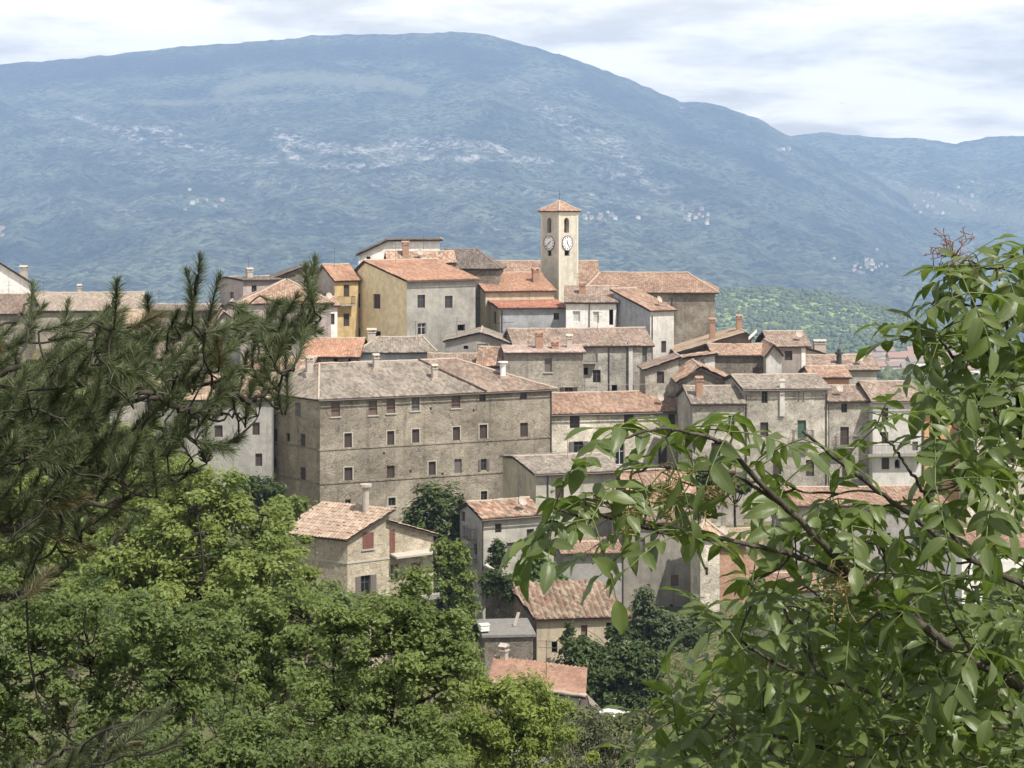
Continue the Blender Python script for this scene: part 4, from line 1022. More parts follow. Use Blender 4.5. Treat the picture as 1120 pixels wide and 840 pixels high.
    h.win('front', (550, 707, 8, 7, 'D')); h.flat(.2, .18).done(M_plain('weathered_terrace', (.2, .19, .175), .95, var=.5)); terrace = h
    h = House('plaster_house', 'low white house with a broad red-brown tile roof among the shrubs', 'house', 119, 541, 747, 633, -30, V=6, phi=117, wall=pl_white)
    h.gable_u(722, shed=True, rm=.0, oh=.5, og=.5).done(T('red_brown_tile', ((.285, .165, .115), (.305, .18, .127), (.265, .15, .105), (.32, .2, .145)), 55, lich=.15), near=True, p=.3, course=.42); h.chimney(.3, 6.0, w=.4, h=.5, kind='render')
    h = House('stone_house', 'big stained ruin wall with small openings above the shrubs', 'house', 157, 682, 572, 775, 4, V=8, wall=pl_dirty)
    h.win('front', (738, 635, 8.5, 12, 'B'), (734.5, 664, 4, 6, 'D'), (700, 596, 11, 16, 'K'), (765, 600, 6, 12, 'S')); h.gable_u(556).done(T('brown_mixed_tile', OLD, 56, gain=1.1), near=True)
    h = House('plaster_house', 'squat grey plastered shed with an orange roof edge by the ruin wall', 'shed', 152, 616, 605.5, 680, 6, V=6, wall=pl_grey)
    h.gable_u(594).done(T('orange_mixed_tile', SALMON, 57), near=True)
    h = House('stone_house', 'house with a steep terracotta roof and a pale verge behind the ash leaves', 'house', 161, 700, 562, 772, 20, pxb=676, wall=stone_pale)
    h.gable_u(516, vr=.95, rm=.3).done(T('terracotta_tile', SALMON, 58, gain=1.05), near=True)
    h = House('stone_house', 'little stone turret with a pointed roof of pale tiles', 'tower', 153, 766, 587, 787, 12, V=2.6, wall=stone_cream)
    h.win('front', (773, 625, 3, 9, 'D')); h.hip(570, .8, .8, um=.8).done(T('pale_lit_tile', TAN, 59, gain=1.15), near=True)
    h = House('brick_house', 'brick-walled house with a pale tile roof seen through the ash branches', 'house', 158, 782, 596, 832, 6, V=7, wall=ST('orange_brick_wall', (.5, .27, .175), (.58, .34, .235), (.42, .22, .15), 31, scale=5, mortar=(.55, .42, .33)))
    h.gable_u(580).done(T('pale_lit_tile', TAN, 60, gain=1.1), near=True)
    h = House('plaster_house', 'grey house with a long orange roof behind the densest ash leaves', 'house', 160, 868, 553, 1034, 4, V=9, wall=pl_grey)
    h.win('front', (890, 590, 8, 14, 'S'), (930, 590, 8, 14, 'S'), (970, 590, 8, 14, 'S'), (1005, 590, 8, 14, 'S')); h.gable_u(534).done(T('terracotta_tile', SALMON, 61, gain=1.05), near=True)
    h = House('plaster_house', 'pale house with an orange roof low behind the ash branches', 'house', 142, 846, 646, 960, 5, V=7, wall=pl_white)
    h.gable_u(628).done(T('terracotta_tile', SALMON, 62), near=True)
    h = House('plaster_house', 'white house at the far end of the lower lane behind the ash tree', 'house', 150, 1052, 600, 1150, 4, V=8, wall=pl_white2)
    h.win('front', (1075, 625, 9, 14, 'S')); h.gable_u(580).done(T('terracotta_tile', SALMON, 63), near=True)

    # ---- the tan foreground house: a half gable with a lower wing
    h = House('stone_house', 'tan stone house with red shutters and a striped terracotta roof above the trees', 'house', 140, 380, 588, 426, 35, pxb=309, phi=113, wall=ST('warm_tan_wall', (.42, .36, .265), (.53, .46, .35), (.28, .23, .165), 32, scale=3.4, mortar=(.5, .44, .345), pale=.6), sink=6)
    h.win('front', (402.5, 592, 11.5, 18, 'R', 's'), (400, 641, 11, 22, 'O', 'uk'))
    z1 = h.spot('front', 426, 558.5)[1]
    h.prof = ('v', [(0, h.H), (h.U, z1), (h.U + .5, z1 - .2)], .45, .4); h.Uw = h.U; h.U += 0
    fh_roof(h, T('striped_terracotta_tile', ((.335, .25, .185), (.365, .28, .215), (.305, .22, .16), (.385, .305, .24)), 64, lich=.1, dark=.2))
    h.band('front', 617, px=380, h=.12, prj=.05, mat=M_SURR); h.band('left', 617, px=380, h=.12, prj=.05, mat=M_SURR)
    # annex
    h2 = House('stone_house', 'lower stone wing with red shutters, a ledge and a balcony beside the tan house', 'house', 142.12, 426, 573, 474, 35, V=6, wall=h.mw, sink=6)
    h2.win('front', (428.9, 592, 5.5, 25, 'R', ''), (454.7, 626, 10.5, 20, 'R', ''), (431.5, 628, 8, 20, 'G', 'd'))
    h2.gable_v([(424, 571), (475, 584.5)], oh=.25, og=.35).done(T('tan_mixed_tile', TAN, 65), near=True, rcap=False)
    q, z, _ = h2.spot('front', 452, 606); led = MB(); led.obox(h2.P(.02, -1.0, z), (h2.U + .3, 0, 0), (0, .98, .12), (0, 0, .14)); led.build('ledge', M_SURR, h2.root)
    h2.balcony('front', h2.spot('front', 466, 650)[0], h2.spot('front', 466, 650)[1], 4.4, 1.3)

    R = random.Random(4)
    for hh in HOUSES:
        if hh.prof[0] in 'uh' and R.random() < .42: hh.antenna(R.uniform(.2, .8) * hh.U, R.uniform(.35, .6) * hh.V, R.uniform(1.6, 2.6))
        if hh.prof[0] == 'u' and R.random() < .22: hh.dish(R.uniform(.15, .85) * hh.U, .15 * hh.V)
        if hh.prof[0] == 'u' and R.random() < .25 and not hh.roof.children: hh.chimney(R.uniform(.2, .8) * hh.U, .4 * hh.V, w=.5, h=.9, kind=R.choice(['brick', 'render']))
    for (x0, y0, a), (x1, y1, b), sag in (((577, 413, 197), (716, 420, 196), 3), ((519, 352, 219), (563, 352, 204), 1.5)):
        p0, p1 = at(x0, y0, a), at(x1, y1, b); t = np.linspace(0, 1, 14)[:, None]; P = p0 + (p1 - p0) * t; P[:, 2] -= np.sin(PI * t[:, 0]) * sag / F * a
        mb = MB(); mb.tube(P - p0, .022, 5); tag(mb.build('cable', M_PIPE if y0 < 400 else M_CHPL, loc=p0), 'thin cable strung in front of the grey stone house with drainpipes' if y0 > 400 else 'short dark cable below the ochre-gabled house', 'cable')
    # ---- small things about the lower lane
    a, b, c = at(531, 620, 147), at(546, 630, 146), at(565, 646, 145)
    mb = MB(); 
    for p0, p1 in ((a, b), (b, c)): mb.obox(p0 - np.array([0, 0, 7]), p1 - p0, (.12, .45, 0), (0, 0, 7))
    for p0, p1 in ((a, b), (b, c)): mb.obox(p0 + np.array([-.06, -.1, .003]), p1 - p0, (.14, .62, 0), (0, 0, .16), 1)
    tag(mb.build('garden_wall', [stone_dark, stone_pale]), 'old garden wall sloping down beside the ruined barn', 'wall')
    tz = terrace.zb + terrace.H + .22
    p = at(529.5, 690, 136.6); p[2] = tz; r = empty('water_tank', p, .3); tag(r, 'small white box tank on the grey slab terrace', 'tank')
    mb = MB(); mb.box((-.32, -.26, .12), (.32, .26, .52)); mb.build('tank_body', M_WHITE, r)
    mb = MB(); mb.box((-.36, -.3, .523), (.36, .3, .6)); mb.build('lid', M_WHITE, r)
    for sx in (-.22, .22):
        mb = MB(); mb.box((sx - .05, -.2, 0), (sx + .05, .2, .118)); mb.build('foot', M_PIPE, r)
    p = at(561, 690, 138.6); p[2] = tz; mb = MB(); mb.obox((0, 0, 0), (.22, -.05, 0), (.02, .06, 0), (.3, .24, .95)); o = mb.build('plank', M_CHPL, loc=p); tag(o, 'pale board leaning against the ruined barn on the terrace', 'board')
    h = House('shed', 'little grey gabled shed peeping over the shrubs', 'shed', 116, 636, 781, 654, 2, V=2, wall=pl_grey)
    h.gable_v([(633, 781), (644, 771), (656, 781)], oh=.2, og=.2).done(T('grey_roof_tile', GREYT, 66), wob=.4, rcap=False)
    car()

def fh_roof(h, tile):
    """main slope rises from the shaded long wall to a ridge; the far side falls away behind"""
    pr = h.prof[1]; U0 = h.U
    wall = MB(); rf = MB()
    h.U = pr[-1][0]
    for k, nm in enumerate(('front', 'left', 'right')):
        o, d, Fn, inw, es, Ln = h.face(nm)
        h.facade(wall, Fn, inw, (U0 if nm == 'front' else Ln), -h.sink, h.H, h.op[nm] if nm != 'right' else [], k)
    wall.poly([h.P(0, 0, h.H), h.P(U0, 0, h.H), h.P(U0, 0, pr[1][1])], 0)
    wall.quad(h.P(U0, 0, h.H), h.P(U0, .6, h.H), h.P(U0, .6, pr[1][1]), h.P(U0, 0, pr[1][1]), 2)
    wall.poly([h.P(u, h.V, z) for u, z in ((0, -h.sink), (0, h.H), (pr[1][0], pr[1][1]), pr[2], (pr[2][0], -h.sink))], 0)
    h.wall = wall.build('wall', [h.mw, h.ml, h.mr, M_DARKIN], h.root)
    sl = (pr[1][1] - pr[0][1]) / U0; L = np.array([0, 0, .13])
    h.panel(rf, h.P(-.45, h.V + .3, h.H - sl * .45) + L, h.P(-.45, -.4, h.H - sl * .45) + L, h.P(U0 + .15, -.4, pr[1][1] + sl * .15) + L, h.P(U0 + .15, h.V + .3, pr[1][1] + sl * .15) + L, .3, .4, True, 1.3, None)
    h.panel(rf, h.P(pr[2][0] + .1, .5, pr[2][1] - .1) + L, h.P(pr[2][0] + .1, h.V + .3, pr[2][1] - .1) + L, h.P(U0 + .15, h.V + .3, pr[1][1] + sl * .15) + L, h.P(U0 + .15, .5, pr[1][1] + sl * .15) + L, .3, .4, False, 1.3, None)
    h.roof = rf.build('roof', [tile, M_WOODDARK], h.root)
    h.U = U0
    for nm in ('front', 'left'):
        for w in h.op[nm]: h.window(nm, w)
    mb = MB(); v = 1.6; z = pr[1][1] - .4; c = h.P(U0 - .55, v, z); mb.tube([c, c + np.array([0, 0, 2.1])], .26, 10); mb.tube([c + np.array([0, 0, 2.1]), c + np.array([0, 0, 2.3])], .46, 10); mb.build('chimney', M_CHPL, h.roof)
    h.U = U0

def tower(plaster):
    Y = 238.0
    body = PL('tower_cream_render', (.56, .515, .43), 33, dirt=(.3, .27, .22), patch=.3, streak=.55)
    h = House('bell_tower', 'square cream bell tower with white clock faces and a small tiled pyramid roof', 'bell tower', Y, 611.3, 231, 632, 44, pxb=592, wall=body)
    h.win('front', (619.8, 246.4, 5.6, 16.5, 'D', 'a'), (620.2, 277, 5.4, 6, 'D', ''))
    h.win('left', (600.7, 246.4, 4.4, 16.5, 'D', 'a'), (601, 277, 4.0, 6, 'D', ''))
    h.hip(220.8, h.U / 2 - .01, h.U / 2 - .01, um=h.U / 2, oh=.32)
    h.done(T('tower_roof_tile', SALMON, 67, lich=.25), p=.24, course=.36)
    # eaves moulding, corner strips
    mb = MB(); z = h.H
    for k, (e, dz) in enumerate(((.16, .14), (.08, .3))): 
        mb.box((-e, -e, z - dz - .16 + .02), (h.U + e, h.V + e, z - dz))
    mb.build('cornice', M_plain('tower_cornice', (.5, .44, .34), .85), h.root)
    mb = MB(); w = .3
    for x, y in ((-.04, -.04), (h.U - w + .04, -.04), (-.04, h.V - w + .04), (h.U - w + .04, h.V - w + .04)): mb.box((x, y, -4), (x + w, y + w, z - .47))
    mb.build('corner_strip', M_plain('tower_corner_render', (.6, .55, .45), .88), h.root)
    red = M_plain('clock_rim', (.12, .1, .09), .6); white = M_plain('clock_face_white', (.82, .82, .8), .4, var=.03); blk = M_plain('clock_black', (.02, .02, .02), .5)
    for nm, px, hr, mi in (('front', 620.2, 11.4, 25), ('left', 601, 1.6, 38)):
        q, zc, Yw = h.spot(nm, px, 266); _, _, Fn, inw, es, _ = h.face(nm); O = Fn(q, zc) - inw * .003
        if nm == 'left': es = -es
        up = np.array([0, 0, 1.0]); R = 15.2 / F * Yw / 2
        def disc(mb, r0, r1, d0, d1, n=40):
            an = np.arange(n) * 2 * PI / n; ring = lambda r, d: O + r * (np.sin(an)[:, None] * es + np.cos(an)[:, None] * up) - inw * d
            if r0 == 0: mb.add(np.vstack([ring(r1, d0), ring(r1, d1)]), [np.array([[i, (i + 1) % n, n + (i + 1) % n, n + i] for i in range(n)]), np.arange(n) + n])
            else: mb.add(np.vstack([ring(r0, d0), ring(r1, d0), ring(r1, d1), ring(r0, d1)]), np.array([[a * n + i, a * n + (i + 1) % n, b * n + (i + 1) % n, b * n + i] for a, b in ((0, 1), (1, 2), (2, 3), (3, 0)) for i in range(n)]))
        mb = MB(); disc(mb, 0, R, 0, .07); cf = mb.build('clock', white, h.root)
        mb = MB(); disc(mb, R, R * 1.1, 0, .1); mb.build('clock_rim', red, cf)
        def hand(ang, r0, r1, w, d):
            ang = math.radians(ang); dv = math.sin(ang) * es + math.cos(ang) * up; sv = math.cos(ang) * es - math.sin(ang) * up
            return O + dv * r0 - sv * w / 2 - inw * d, dv * (r1 - r0), sv * w, -inw * .015
        mb = MB()
        for i in range(12):                                       # Roman hour numerals: strokes set radially
            n = {0: 3, 1: 1, 2: 2, 3: 3, 4: 3, 5: 2, 6: 3, 7: 4, 8: 4, 9: 2, 10: 1, 11: 2}[i]
            for k in range(n): mb.obox(*hand(i * 30 + (k - (n - 1) / 2) * 5.5, R * .7, R * .93, .035, .073))
        mb.build('numeral', blk, cf)
        mb = MB(); mb.obox(*hand(hr * 30, -.12, R * .5, .11, .1)); mb.build('hour_hand', blk, cf)
        mb = MB(); mb.obox(*hand(mi * 6, -.14, R * .78, .075, .12)); mb.build('minute_hand', blk, cf)
    # bells in the openings
    for nm, px in (('front', 619.8), ('left', 600.7)):
        q, z0, Yw = h.spot(nm, px, 247.5); _, _, Fn, inw, es, _ = h.face(nm); c = Fn(q, z0) + inw * .42
        mb = MB(); prof = [(.05, .3), (.13, .28), (.16, .1), (.19, -.1), (.26, -.26)]
        mb.tube([c + np.array([0, 0, zz]) for _, zz in prof], [r for r, _ in prof], 12)
        mb.build('bell', M_plain('bronze_bell', (.1, .085, .05), .45, .6), h.root)
    # cross
    c = h.P(h.U / 2, h.V / 2, h.prof[1][3]); mb = MB(); k = 1 / F * Y
    mb.tube([c, c + np.array([0, 0, 12 * k])], .035, 6); dx = np.array([.72, -.69, 0]) if False else np.array([math.cos(-h.th), math.sin(-h.th), 0])
    mb.tube([c + np.array([0, 0, 8.2 * k]) - dx * .28, c + np.array([0, 0, 8.2 * k]) + dx * .28], .03, 6); mb.tube([c + np.array([0, 0, 1.5 * k]), c + np.array([0, 0, 2.6 * k])], [.09, .09], 8)
    mb.build('cross', M_IRON, h.root)

def car():
    p = at(672, 783, 112); p[2] = float(ground_z(p[0], 112)) ; z = at(672, 777, 112)[2]
    p[2] = z - 1.42
    r = empty('parked_car', p, math.radians(60)); tag(r, 'white car almost buried in the shrubs below the red-brown roof', 'car')
    def prof(pts, y0, y1, name, mat, par):
        n = len(pts); mb = MB(); mb.add([(x, y0, z) for x, z in pts] + [(x, y1, z) for x, z in pts], [np.arange(n), np.arange(n)[::-1] + n, np.array([[i, (i + 1) % n, n + (i + 1) % n, n + i] for i in range(n)])]); return mb.build(name, mat, par)
    paint = M_plain('white_car_paint', (.75, .75, .74), .25, spec=.5)
    b = prof([(-2, .3), (2, .3), (2.05, .62), (1.9, .82), (.95, .95), (.35, 1.38), (-.9, 1.42), (-1.75, 1.0), (-2.02, .9)], -.8, .8, 'body', paint, r)
    for y in (-.815, .8): prof([(.75, .98), (.3, 1.31), (-.85, 1.34), (-1.45, 1.0)], y, y + .015, 'window', pane_mat(), r)
    mb = MB(); mb.quad((.98, -.7, .965), (.98, .7, .965), (.4, .64, 1.365), (.4, -.64, 1.365)); mb.build('windscreen', pane_mat(), r)
    for x in (-1.25, 1.3):
        for y in (-.82, .62):
            mb = MB(); mb.tube([(x, y, .32), (x, y + .2, .32)], .32, 16); w = mb.build('wheel', M_plain('rubber', (.03, .03, .03), .8), r)
            mb = MB(); yy = y - .012 if y < 0 else y + .2; mb.tube([(x, yy, .32), (x, yy + .012, .32)], .19, 12); mb.build('rim', M_plain('alloy', (.5, .5, .5), .35, .8), w)
    for y in (-.6, .6):
        mb = MB(); mb.box((1.98, y - .16, .62), (2.03, y + .16, .74)); mb.build('headlight', pane_mat(), r)
# ================================================================== vegetation
def unit(v): return v / (np.linalg.norm(v, axis=-1, keepdims=True) + 1e-12)

def leaf_quads(mb, c, nrm, ln, wd, R, fold=.18, mat=0, rnd=None):
    """kite-shaped leaves: centres c (n,3), facing nrm, lengths ln"""
    n = len(c)
    t = unit(np.cross(nrm, unit(R.normal(size=(n, 3))))); b = np.cross(nrm, t)
    ln = np.broadcast_to(ln, (n,))[:, None]
    w = ln * wd * .5
    v0 = c - t * ln * .5; v2 = c + t * ln * .5 - nrm * ln * .12; v1 = c + b * w + nrm * w * fold * 2 - t * ln * .05; v3 = c - b * w + nrm * w * fold * 2 - t * ln * .05
    V = np.stack([v0, v1, v2, v3], 1).reshape(-1, 3); i = np.arange(n)[:, None] * 4
    mb.add(V, [np.hstack([i, i + 1, i + 2]), np.hstack([i, i + 2, i + 3])], mat, rnd=np.repeat(rnd if rnd is not None else R.random(n), 4))

def curve(a, b, R, sag=0.0, wob=.06, n=6):
    a = np.asarray(a, float); b = np.asarray(b, float); t = np.linspace(0, 1, n)[:, None]; L = np.linalg.norm(b - a)
    p = a + (b - a) * t
    off = R.normal(size=3) * wob * L; off2 = R.normal(size=3) * wob * L * .5
    return p + np.sin(PI * t) * (off + np.array([0, 0, sag * L])) + np.sin(2 * PI * t) * off2

def crown_clumps(lobes, Y, n, R, depth=.8):
    """clump centres through the outer part of the lobes, which are (px, py, rx, ry[, dY]) in photograph pixels at depth Y"""
    out = []; ow = []
    area = np.array([l[2] * l[3] for l in lobes]); cnt = np.maximum(2, (n * area / area.sum()).astype(int))
    for l, k in zip(lobes, cnt):
        dY = l[4] if len(l) > 4 else 0.0; yy = Y + dY; s = yy / F
        c = at(l[0], l[1], yy); r = np.array([l[2] * s, (l[2] + l[3]) / 2 * s * depth, l[3] * s])
        d = unit(R.normal(size=(k, 3))); d[:, 2] = np.abs(d[:, 2]) * np.where(R.random(k) < .72, 1, -1)
        rad = R.random(k) ** .4 * (.85 + .3 * R.random(k))
        out.append(c + d * rad[:, None] * r); ow.append(d)
    return np.concatenate(out), np.concatenate(ow)

def broadleaf(name, label, Y, lobes, foot, n_clump, per, leaf, mat, bark, cat='tree', group=None, clump_r=.3, wd=.55, up=.7, trunk_r=.12, seed=0, depth=.8, limbs=7, flat=.65, spread=1.0):
    R = np.random.default_rng(seed + 101)
    C, D = crown_clumps(lobes, Y, n_clump, R, depth)
    fx = (foot - CX) / F * Y; fz = float(ground_z(fx, Y))
    base = np.array([fx, Y, fz])
    root = empty(name, base); tag(root, label, cat, group)
    # wood
    wood = MB(); cen = C.mean(0); top = C[:, 2].max(); bot = np.percentile(C[:, 2], 8)
    fork = np.array([fx * .6 + cen[0] * .4, Y * .6 + cen[1] * .4, max(fz + .25 * (bot - fz), min(bot, fz + .75 * (bot - fz)))])
    tr = curve(base - np.array([0, 0, .4]), fork, R, 0, .03, 7)
    wood.tube(tr - base, np.linspace(trunk_r * 1.25, trunk_r * .85, 7), 8)
    k = min(limbs, len(C)); seeds = [C[R.integers(len(C))]]
    for _ in range(k - 1):
        dm = np.min([np.linalg.norm(C - q, axis=1) for q in seeds], 0); seeds.append(C[np.argmax(dm * R.uniform(.7, 1, len(C)))])
    pts = []; 
    for q in seeds:
        tip = cen + (q - cen) * .82
        c = curve(fork, tip, R, .06, .07, 10); wood.tube(c - base, np.linspace(trunk_r * .6, trunk_r * .1, 10), 6); pts.append(c[2:])
    pts = np.concatenate(pts)
    for q in C[: 420]:
        d = np.linalg.norm(pts - q, axis=1) + .3 * np.maximum(0, pts[:, 2] - q[2]); a = pts[np.argmin(d)]
        c = curve(a, q, R, -.03, .1, 5); wood.tube(c - base, np.linspace(max(.006, trunk_r * .13), .004, 5), 4, cap=False)
    wood.build('trunk', bark, root, smooth=True)
    # leaves
    nn = R.poisson(per * 1.02 * R.uniform(.25, 1.75, len(C)))
    ix = np.repeat(np.arange(len(C)), nn); n = len(ix)
    cr = clump_r * R.uniform(.45, 1.7, len(C))
    off = unit(R.normal(size=(n, 3))) * (R.random(n) ** .6 * np.where(R.random(n) < .12, 1.6, 1.0))[:, None] * cr[ix][:, None] * spread; off[:, 2] *= flat
    P = C[ix] + off
    nr = unit(np.array([0, 0, up]) + D[ix] * .45 + unit(off) * .35 + R.normal(size=(n, 3)) * .42)
    tone = np.clip(R.normal(.5, .18, len(C))[ix] + R.normal(0, .16, n), 0, 1)
    mb = MB(); leaf_quads(mb, P - base, nr, leaf * 1.42 * R.uniform(.55, 1.3, n), wd * 1.1, R, rnd=tone)
    mb.build('crown', mat, root, rnd=True)
    return root

LF = lambda nm, a, b, **k: M_leaf(nm, a, b, **k)

def hillside_trees():
    bark = M_bark('grey_brown_bark', (.045, .035, .027), (.12, .1, .08)); dark = M_bark('dark_bark', (.025, .02, .016), (.07, .058, .046))
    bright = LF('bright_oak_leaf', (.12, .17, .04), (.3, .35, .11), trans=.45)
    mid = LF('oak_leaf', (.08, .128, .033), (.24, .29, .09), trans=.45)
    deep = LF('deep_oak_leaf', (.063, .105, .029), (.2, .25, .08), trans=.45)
    lime = LF('lime_green_leaf', (.14, .2, .045), (.3, .35, .09), trans=.45)
    olive = LF('grey_green_leaf', (.1, .115, .06), (.17, .18, .1), trans=.25)
    shrub = LF('dark_shrub_leaf', (.035, .06, .016), (.09, .125, .035), trans=.3)
    ivy = LF('ivy_leaf', (.075, .11, .022), (.19, .235, .05), trans=.35)
    g = 'trees on the slope below the houses'
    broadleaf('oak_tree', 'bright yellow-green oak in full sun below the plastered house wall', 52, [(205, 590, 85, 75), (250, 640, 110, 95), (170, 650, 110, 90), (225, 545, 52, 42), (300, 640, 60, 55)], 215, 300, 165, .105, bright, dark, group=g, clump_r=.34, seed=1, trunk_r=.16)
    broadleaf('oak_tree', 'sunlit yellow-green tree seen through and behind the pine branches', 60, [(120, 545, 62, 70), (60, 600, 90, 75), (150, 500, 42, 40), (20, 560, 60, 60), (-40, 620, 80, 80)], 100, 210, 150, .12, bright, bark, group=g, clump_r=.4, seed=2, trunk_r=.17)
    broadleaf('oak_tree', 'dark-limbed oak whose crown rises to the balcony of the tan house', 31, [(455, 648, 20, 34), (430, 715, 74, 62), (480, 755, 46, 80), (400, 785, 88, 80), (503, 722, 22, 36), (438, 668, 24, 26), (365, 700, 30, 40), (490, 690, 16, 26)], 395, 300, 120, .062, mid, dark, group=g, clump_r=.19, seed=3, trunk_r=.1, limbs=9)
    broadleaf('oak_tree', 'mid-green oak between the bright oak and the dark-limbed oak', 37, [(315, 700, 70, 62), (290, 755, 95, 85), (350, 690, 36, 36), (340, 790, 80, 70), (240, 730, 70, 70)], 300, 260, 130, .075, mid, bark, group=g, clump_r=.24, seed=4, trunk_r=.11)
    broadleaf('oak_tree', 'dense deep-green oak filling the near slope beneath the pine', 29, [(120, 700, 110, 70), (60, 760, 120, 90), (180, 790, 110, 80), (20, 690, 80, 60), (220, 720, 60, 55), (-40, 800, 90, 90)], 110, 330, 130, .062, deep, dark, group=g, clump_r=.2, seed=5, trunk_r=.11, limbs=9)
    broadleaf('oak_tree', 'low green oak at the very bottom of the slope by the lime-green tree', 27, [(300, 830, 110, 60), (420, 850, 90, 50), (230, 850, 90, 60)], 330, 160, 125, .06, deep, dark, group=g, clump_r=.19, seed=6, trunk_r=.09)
    broadleaf('locust_tree', 'lime-green feathery young tree below the red-brown roof', 44, [(560, 790, 58, 52), (530, 820, 60, 50), (600, 815, 44, 50), (520, 760, 24, 24), (575, 755, 26, 18), (490, 830, 40, 50)], 555, 210, 150, .085, lime, bark, group=g, clump_r=.28, seed=7, wd=.4, trunk_r=.07, up=.4)
    broadleaf('olive_tree', 'grey-green thin-leaved tree with pale bare twigs beside the lime-green tree', 47, [(645, 815, 40, 36), (625, 830, 44, 36), (680, 838, 50, 34), (610, 800, 20, 22)], 640, 120, 110, .085, olive, M_bark('pale_twig_bark', (.2, .17, .13), (.34, .3, .25)), group=g, clump_r=.26, seed=8, wd=.28, trunk_r=.07, up=.2, limbs=12)
    broadleaf('oak_tree', 'sunlit green tree low behind the ash branches', 66, [(760, 830, 60, 45), (830, 815, 70, 50), (900, 830, 80, 50), (980, 800, 70, 50), (1050, 820, 80, 60), (960, 770, 50, 30)], 900, 260, 130, .14, bright, bark, group=g, clump_r=.45, seed=9, trunk_r=.16)
    broadleaf('oak_tree', 'mid-green tree behind the ash, between the white house and the lane', 95, [(1060, 720, 80, 60), (1120, 700, 70, 70), (980, 730, 50, 40), (900, 740, 60, 40)], 1050, 170, 110, .2, mid, bark, group=g, clump_r=.62, seed=10, trunk_r=.2)
    broadleaf('oak_tree', 'rounded green tree on the bank under the hidden brown-roofed house', 172, [(60, 470, 52, 40), (20, 490, 50, 40), (95, 500, 44, 36), (40, 520, 70, 40)], 55, 200, 80, .34, mid, bark, group=g, clump_r=.9, seed=25, trunk_r=.3)
    broadleaf('oak_tree', 'wide dark tree on the bank below the far left roofs', 178, [(-60, 455, 60, 46), (-120, 480, 66, 50), (-20, 500, 50, 40), (-190, 500, 70, 50)], -80, 220, 80, .36, deep, bark, group=g, clump_r=1.0, seed=26, trunk_r=.32)
    broadleaf('oak_tree', 'bright tree against the long wall of the grey plaster wing', 160, [(175, 515, 34, 30), (150, 540, 46, 34), (200, 545, 34, 28)], 172, 150, 80, .3, bright, bark, group=g, clump_r=.8, seed=27, trunk_r=.25)
    # around the lower houses
    broadleaf('cypress_tree', 'dark conical cypress with a bumpy outline in front of the palazzo', 156, [(478, 562, 30, 32), (470, 588, 34, 40), (498, 590, 20, 40), (508, 618, 12, 44), (477, 542, 18, 12), (452, 588, 14, 24), (488, 640, 24, 34), (462, 562, 16, 16), (492, 560, 14, 16)], 482, 300, 60, .36, LF('cypress_leaf', (.03, .05, .016), (.12, .15, .045), trans=.15), dark, clump_r=.55, seed=11, wd=.35, up=1.1, trunk_r=.25, flat=1.1)
    broadleaf('ivy_bush', 'bright ivy mass spilling over the wing with the balcony', 138.5, [(495, 610, 18, 17), (500, 632, 16, 26), (504, 662, 11, 26), (484, 597, 9, 9), (491, 642, 12, 16)], 494, 170, 60, .26, ivy, dark, cat='bush', clump_r=.42, seed=12, trunk_r=.12)
    broadleaf('shrub', 'dark rounded shrub against the foot of the grey plaster house', 150, [(285, 545, 30, 20), (265, 555, 26, 22), (270, 535, 14, 12)], 275, 120, 60, .3, shrub, dark, cat='bush', clump_r=.6, seed=13)
    broadleaf('shrub', 'lighter shrub just left of the striped terracotta roof', 138, [(310, 560, 18, 16), (325, 555, 12, 12), (295, 572, 22, 18)], 308, 80, 60, .26, ivy, dark, cat='bush', clump_r=.5, seed=14)
    broadleaf('elder_bush', 'bushy elder growing behind the sagging roof of the ruined barn', 149.3, [(592, 622, 17, 12), (602, 634, 18, 10), (574, 634, 16, 10), (585, 612, 12, 8), (588, 641, 24, 8)], 590, 190, 60, .24, LF('elder_leaf', (.07, .13, .03), (.16, .24, .065), trans=.4), dark, cat='bush', clump_r=.4, seed=15)
    broadleaf('climbing_ivy', 'narrow ivy climbing the whitish wall between the downpipe and the shutter', 148.6, [(543, 603, 7, 11), (541, 618, 9, 11), (546, 612, 7, 9)], 543, 60, 55, .2, shrub, dark, cat='ivy', clump_r=.32, seed=16, trunk_r=.05, depth=.4)
    broadleaf('climbing_ivy', 'ivy trailing over the sloping garden wall by the ruined barn', 145.2, [(541, 629, 8, 6), (551, 638, 8, 7), (534, 640, 6, 12), (556, 652, 6, 8)], 545, 90, 50, .2, shrub, dark, cat='ivy', clump_r=.32, seed=28, trunk_r=.05, depth=.35)
    broadleaf('laurel_bush', 'large dark laurel thicket below the ruined barn', 131, [(680, 735, 44, 28), (650, 740, 40, 30), (705, 725, 26, 22), (690, 760, 40, 22), (640, 718, 24, 18), (625, 712, 10, 12)], 672, 380, 60, .26, shrub, dark, cat='bush', clump_r=.5, seed=17, trunk_r=.12)
    broadleaf('climbing_ivy', 'ivy hanging on the lit front wall of the ruined barn', 139.4, [(672, 698, 10, 16), (680, 690, 7, 18), (622, 690, 4, 10), (618, 702, 7, 8)], 670, 90, 50, .17, shrub, dark, cat='ivy', clump_r=.28, seed=18, trunk_r=.05, depth=.35)
    broadleaf('shrub', 'dusty green overgrowth climbing the foot of the stained ruin wall', 146, [(715, 690, 28, 26), (740, 705, 30, 22), (705, 665, 10, 22), (755, 690, 18, 16), (700, 705, 20, 18)], 718, 230, 55, .26, LF('dusty_leaf', (.06, .085, .035), (.12, .15, .065), trans=.3), dark, cat='bush', clump_r=.5, seed=19)
    broadleaf('bay_tree', 'small dark round tree before the balcony door of the pale row', 175, [(765, 524, 15, 13), (778, 530, 12, 10), (756, 534, 10, 9)], 766, 90, 55, .32, shrub, dark, clump_r=.55, seed=20)
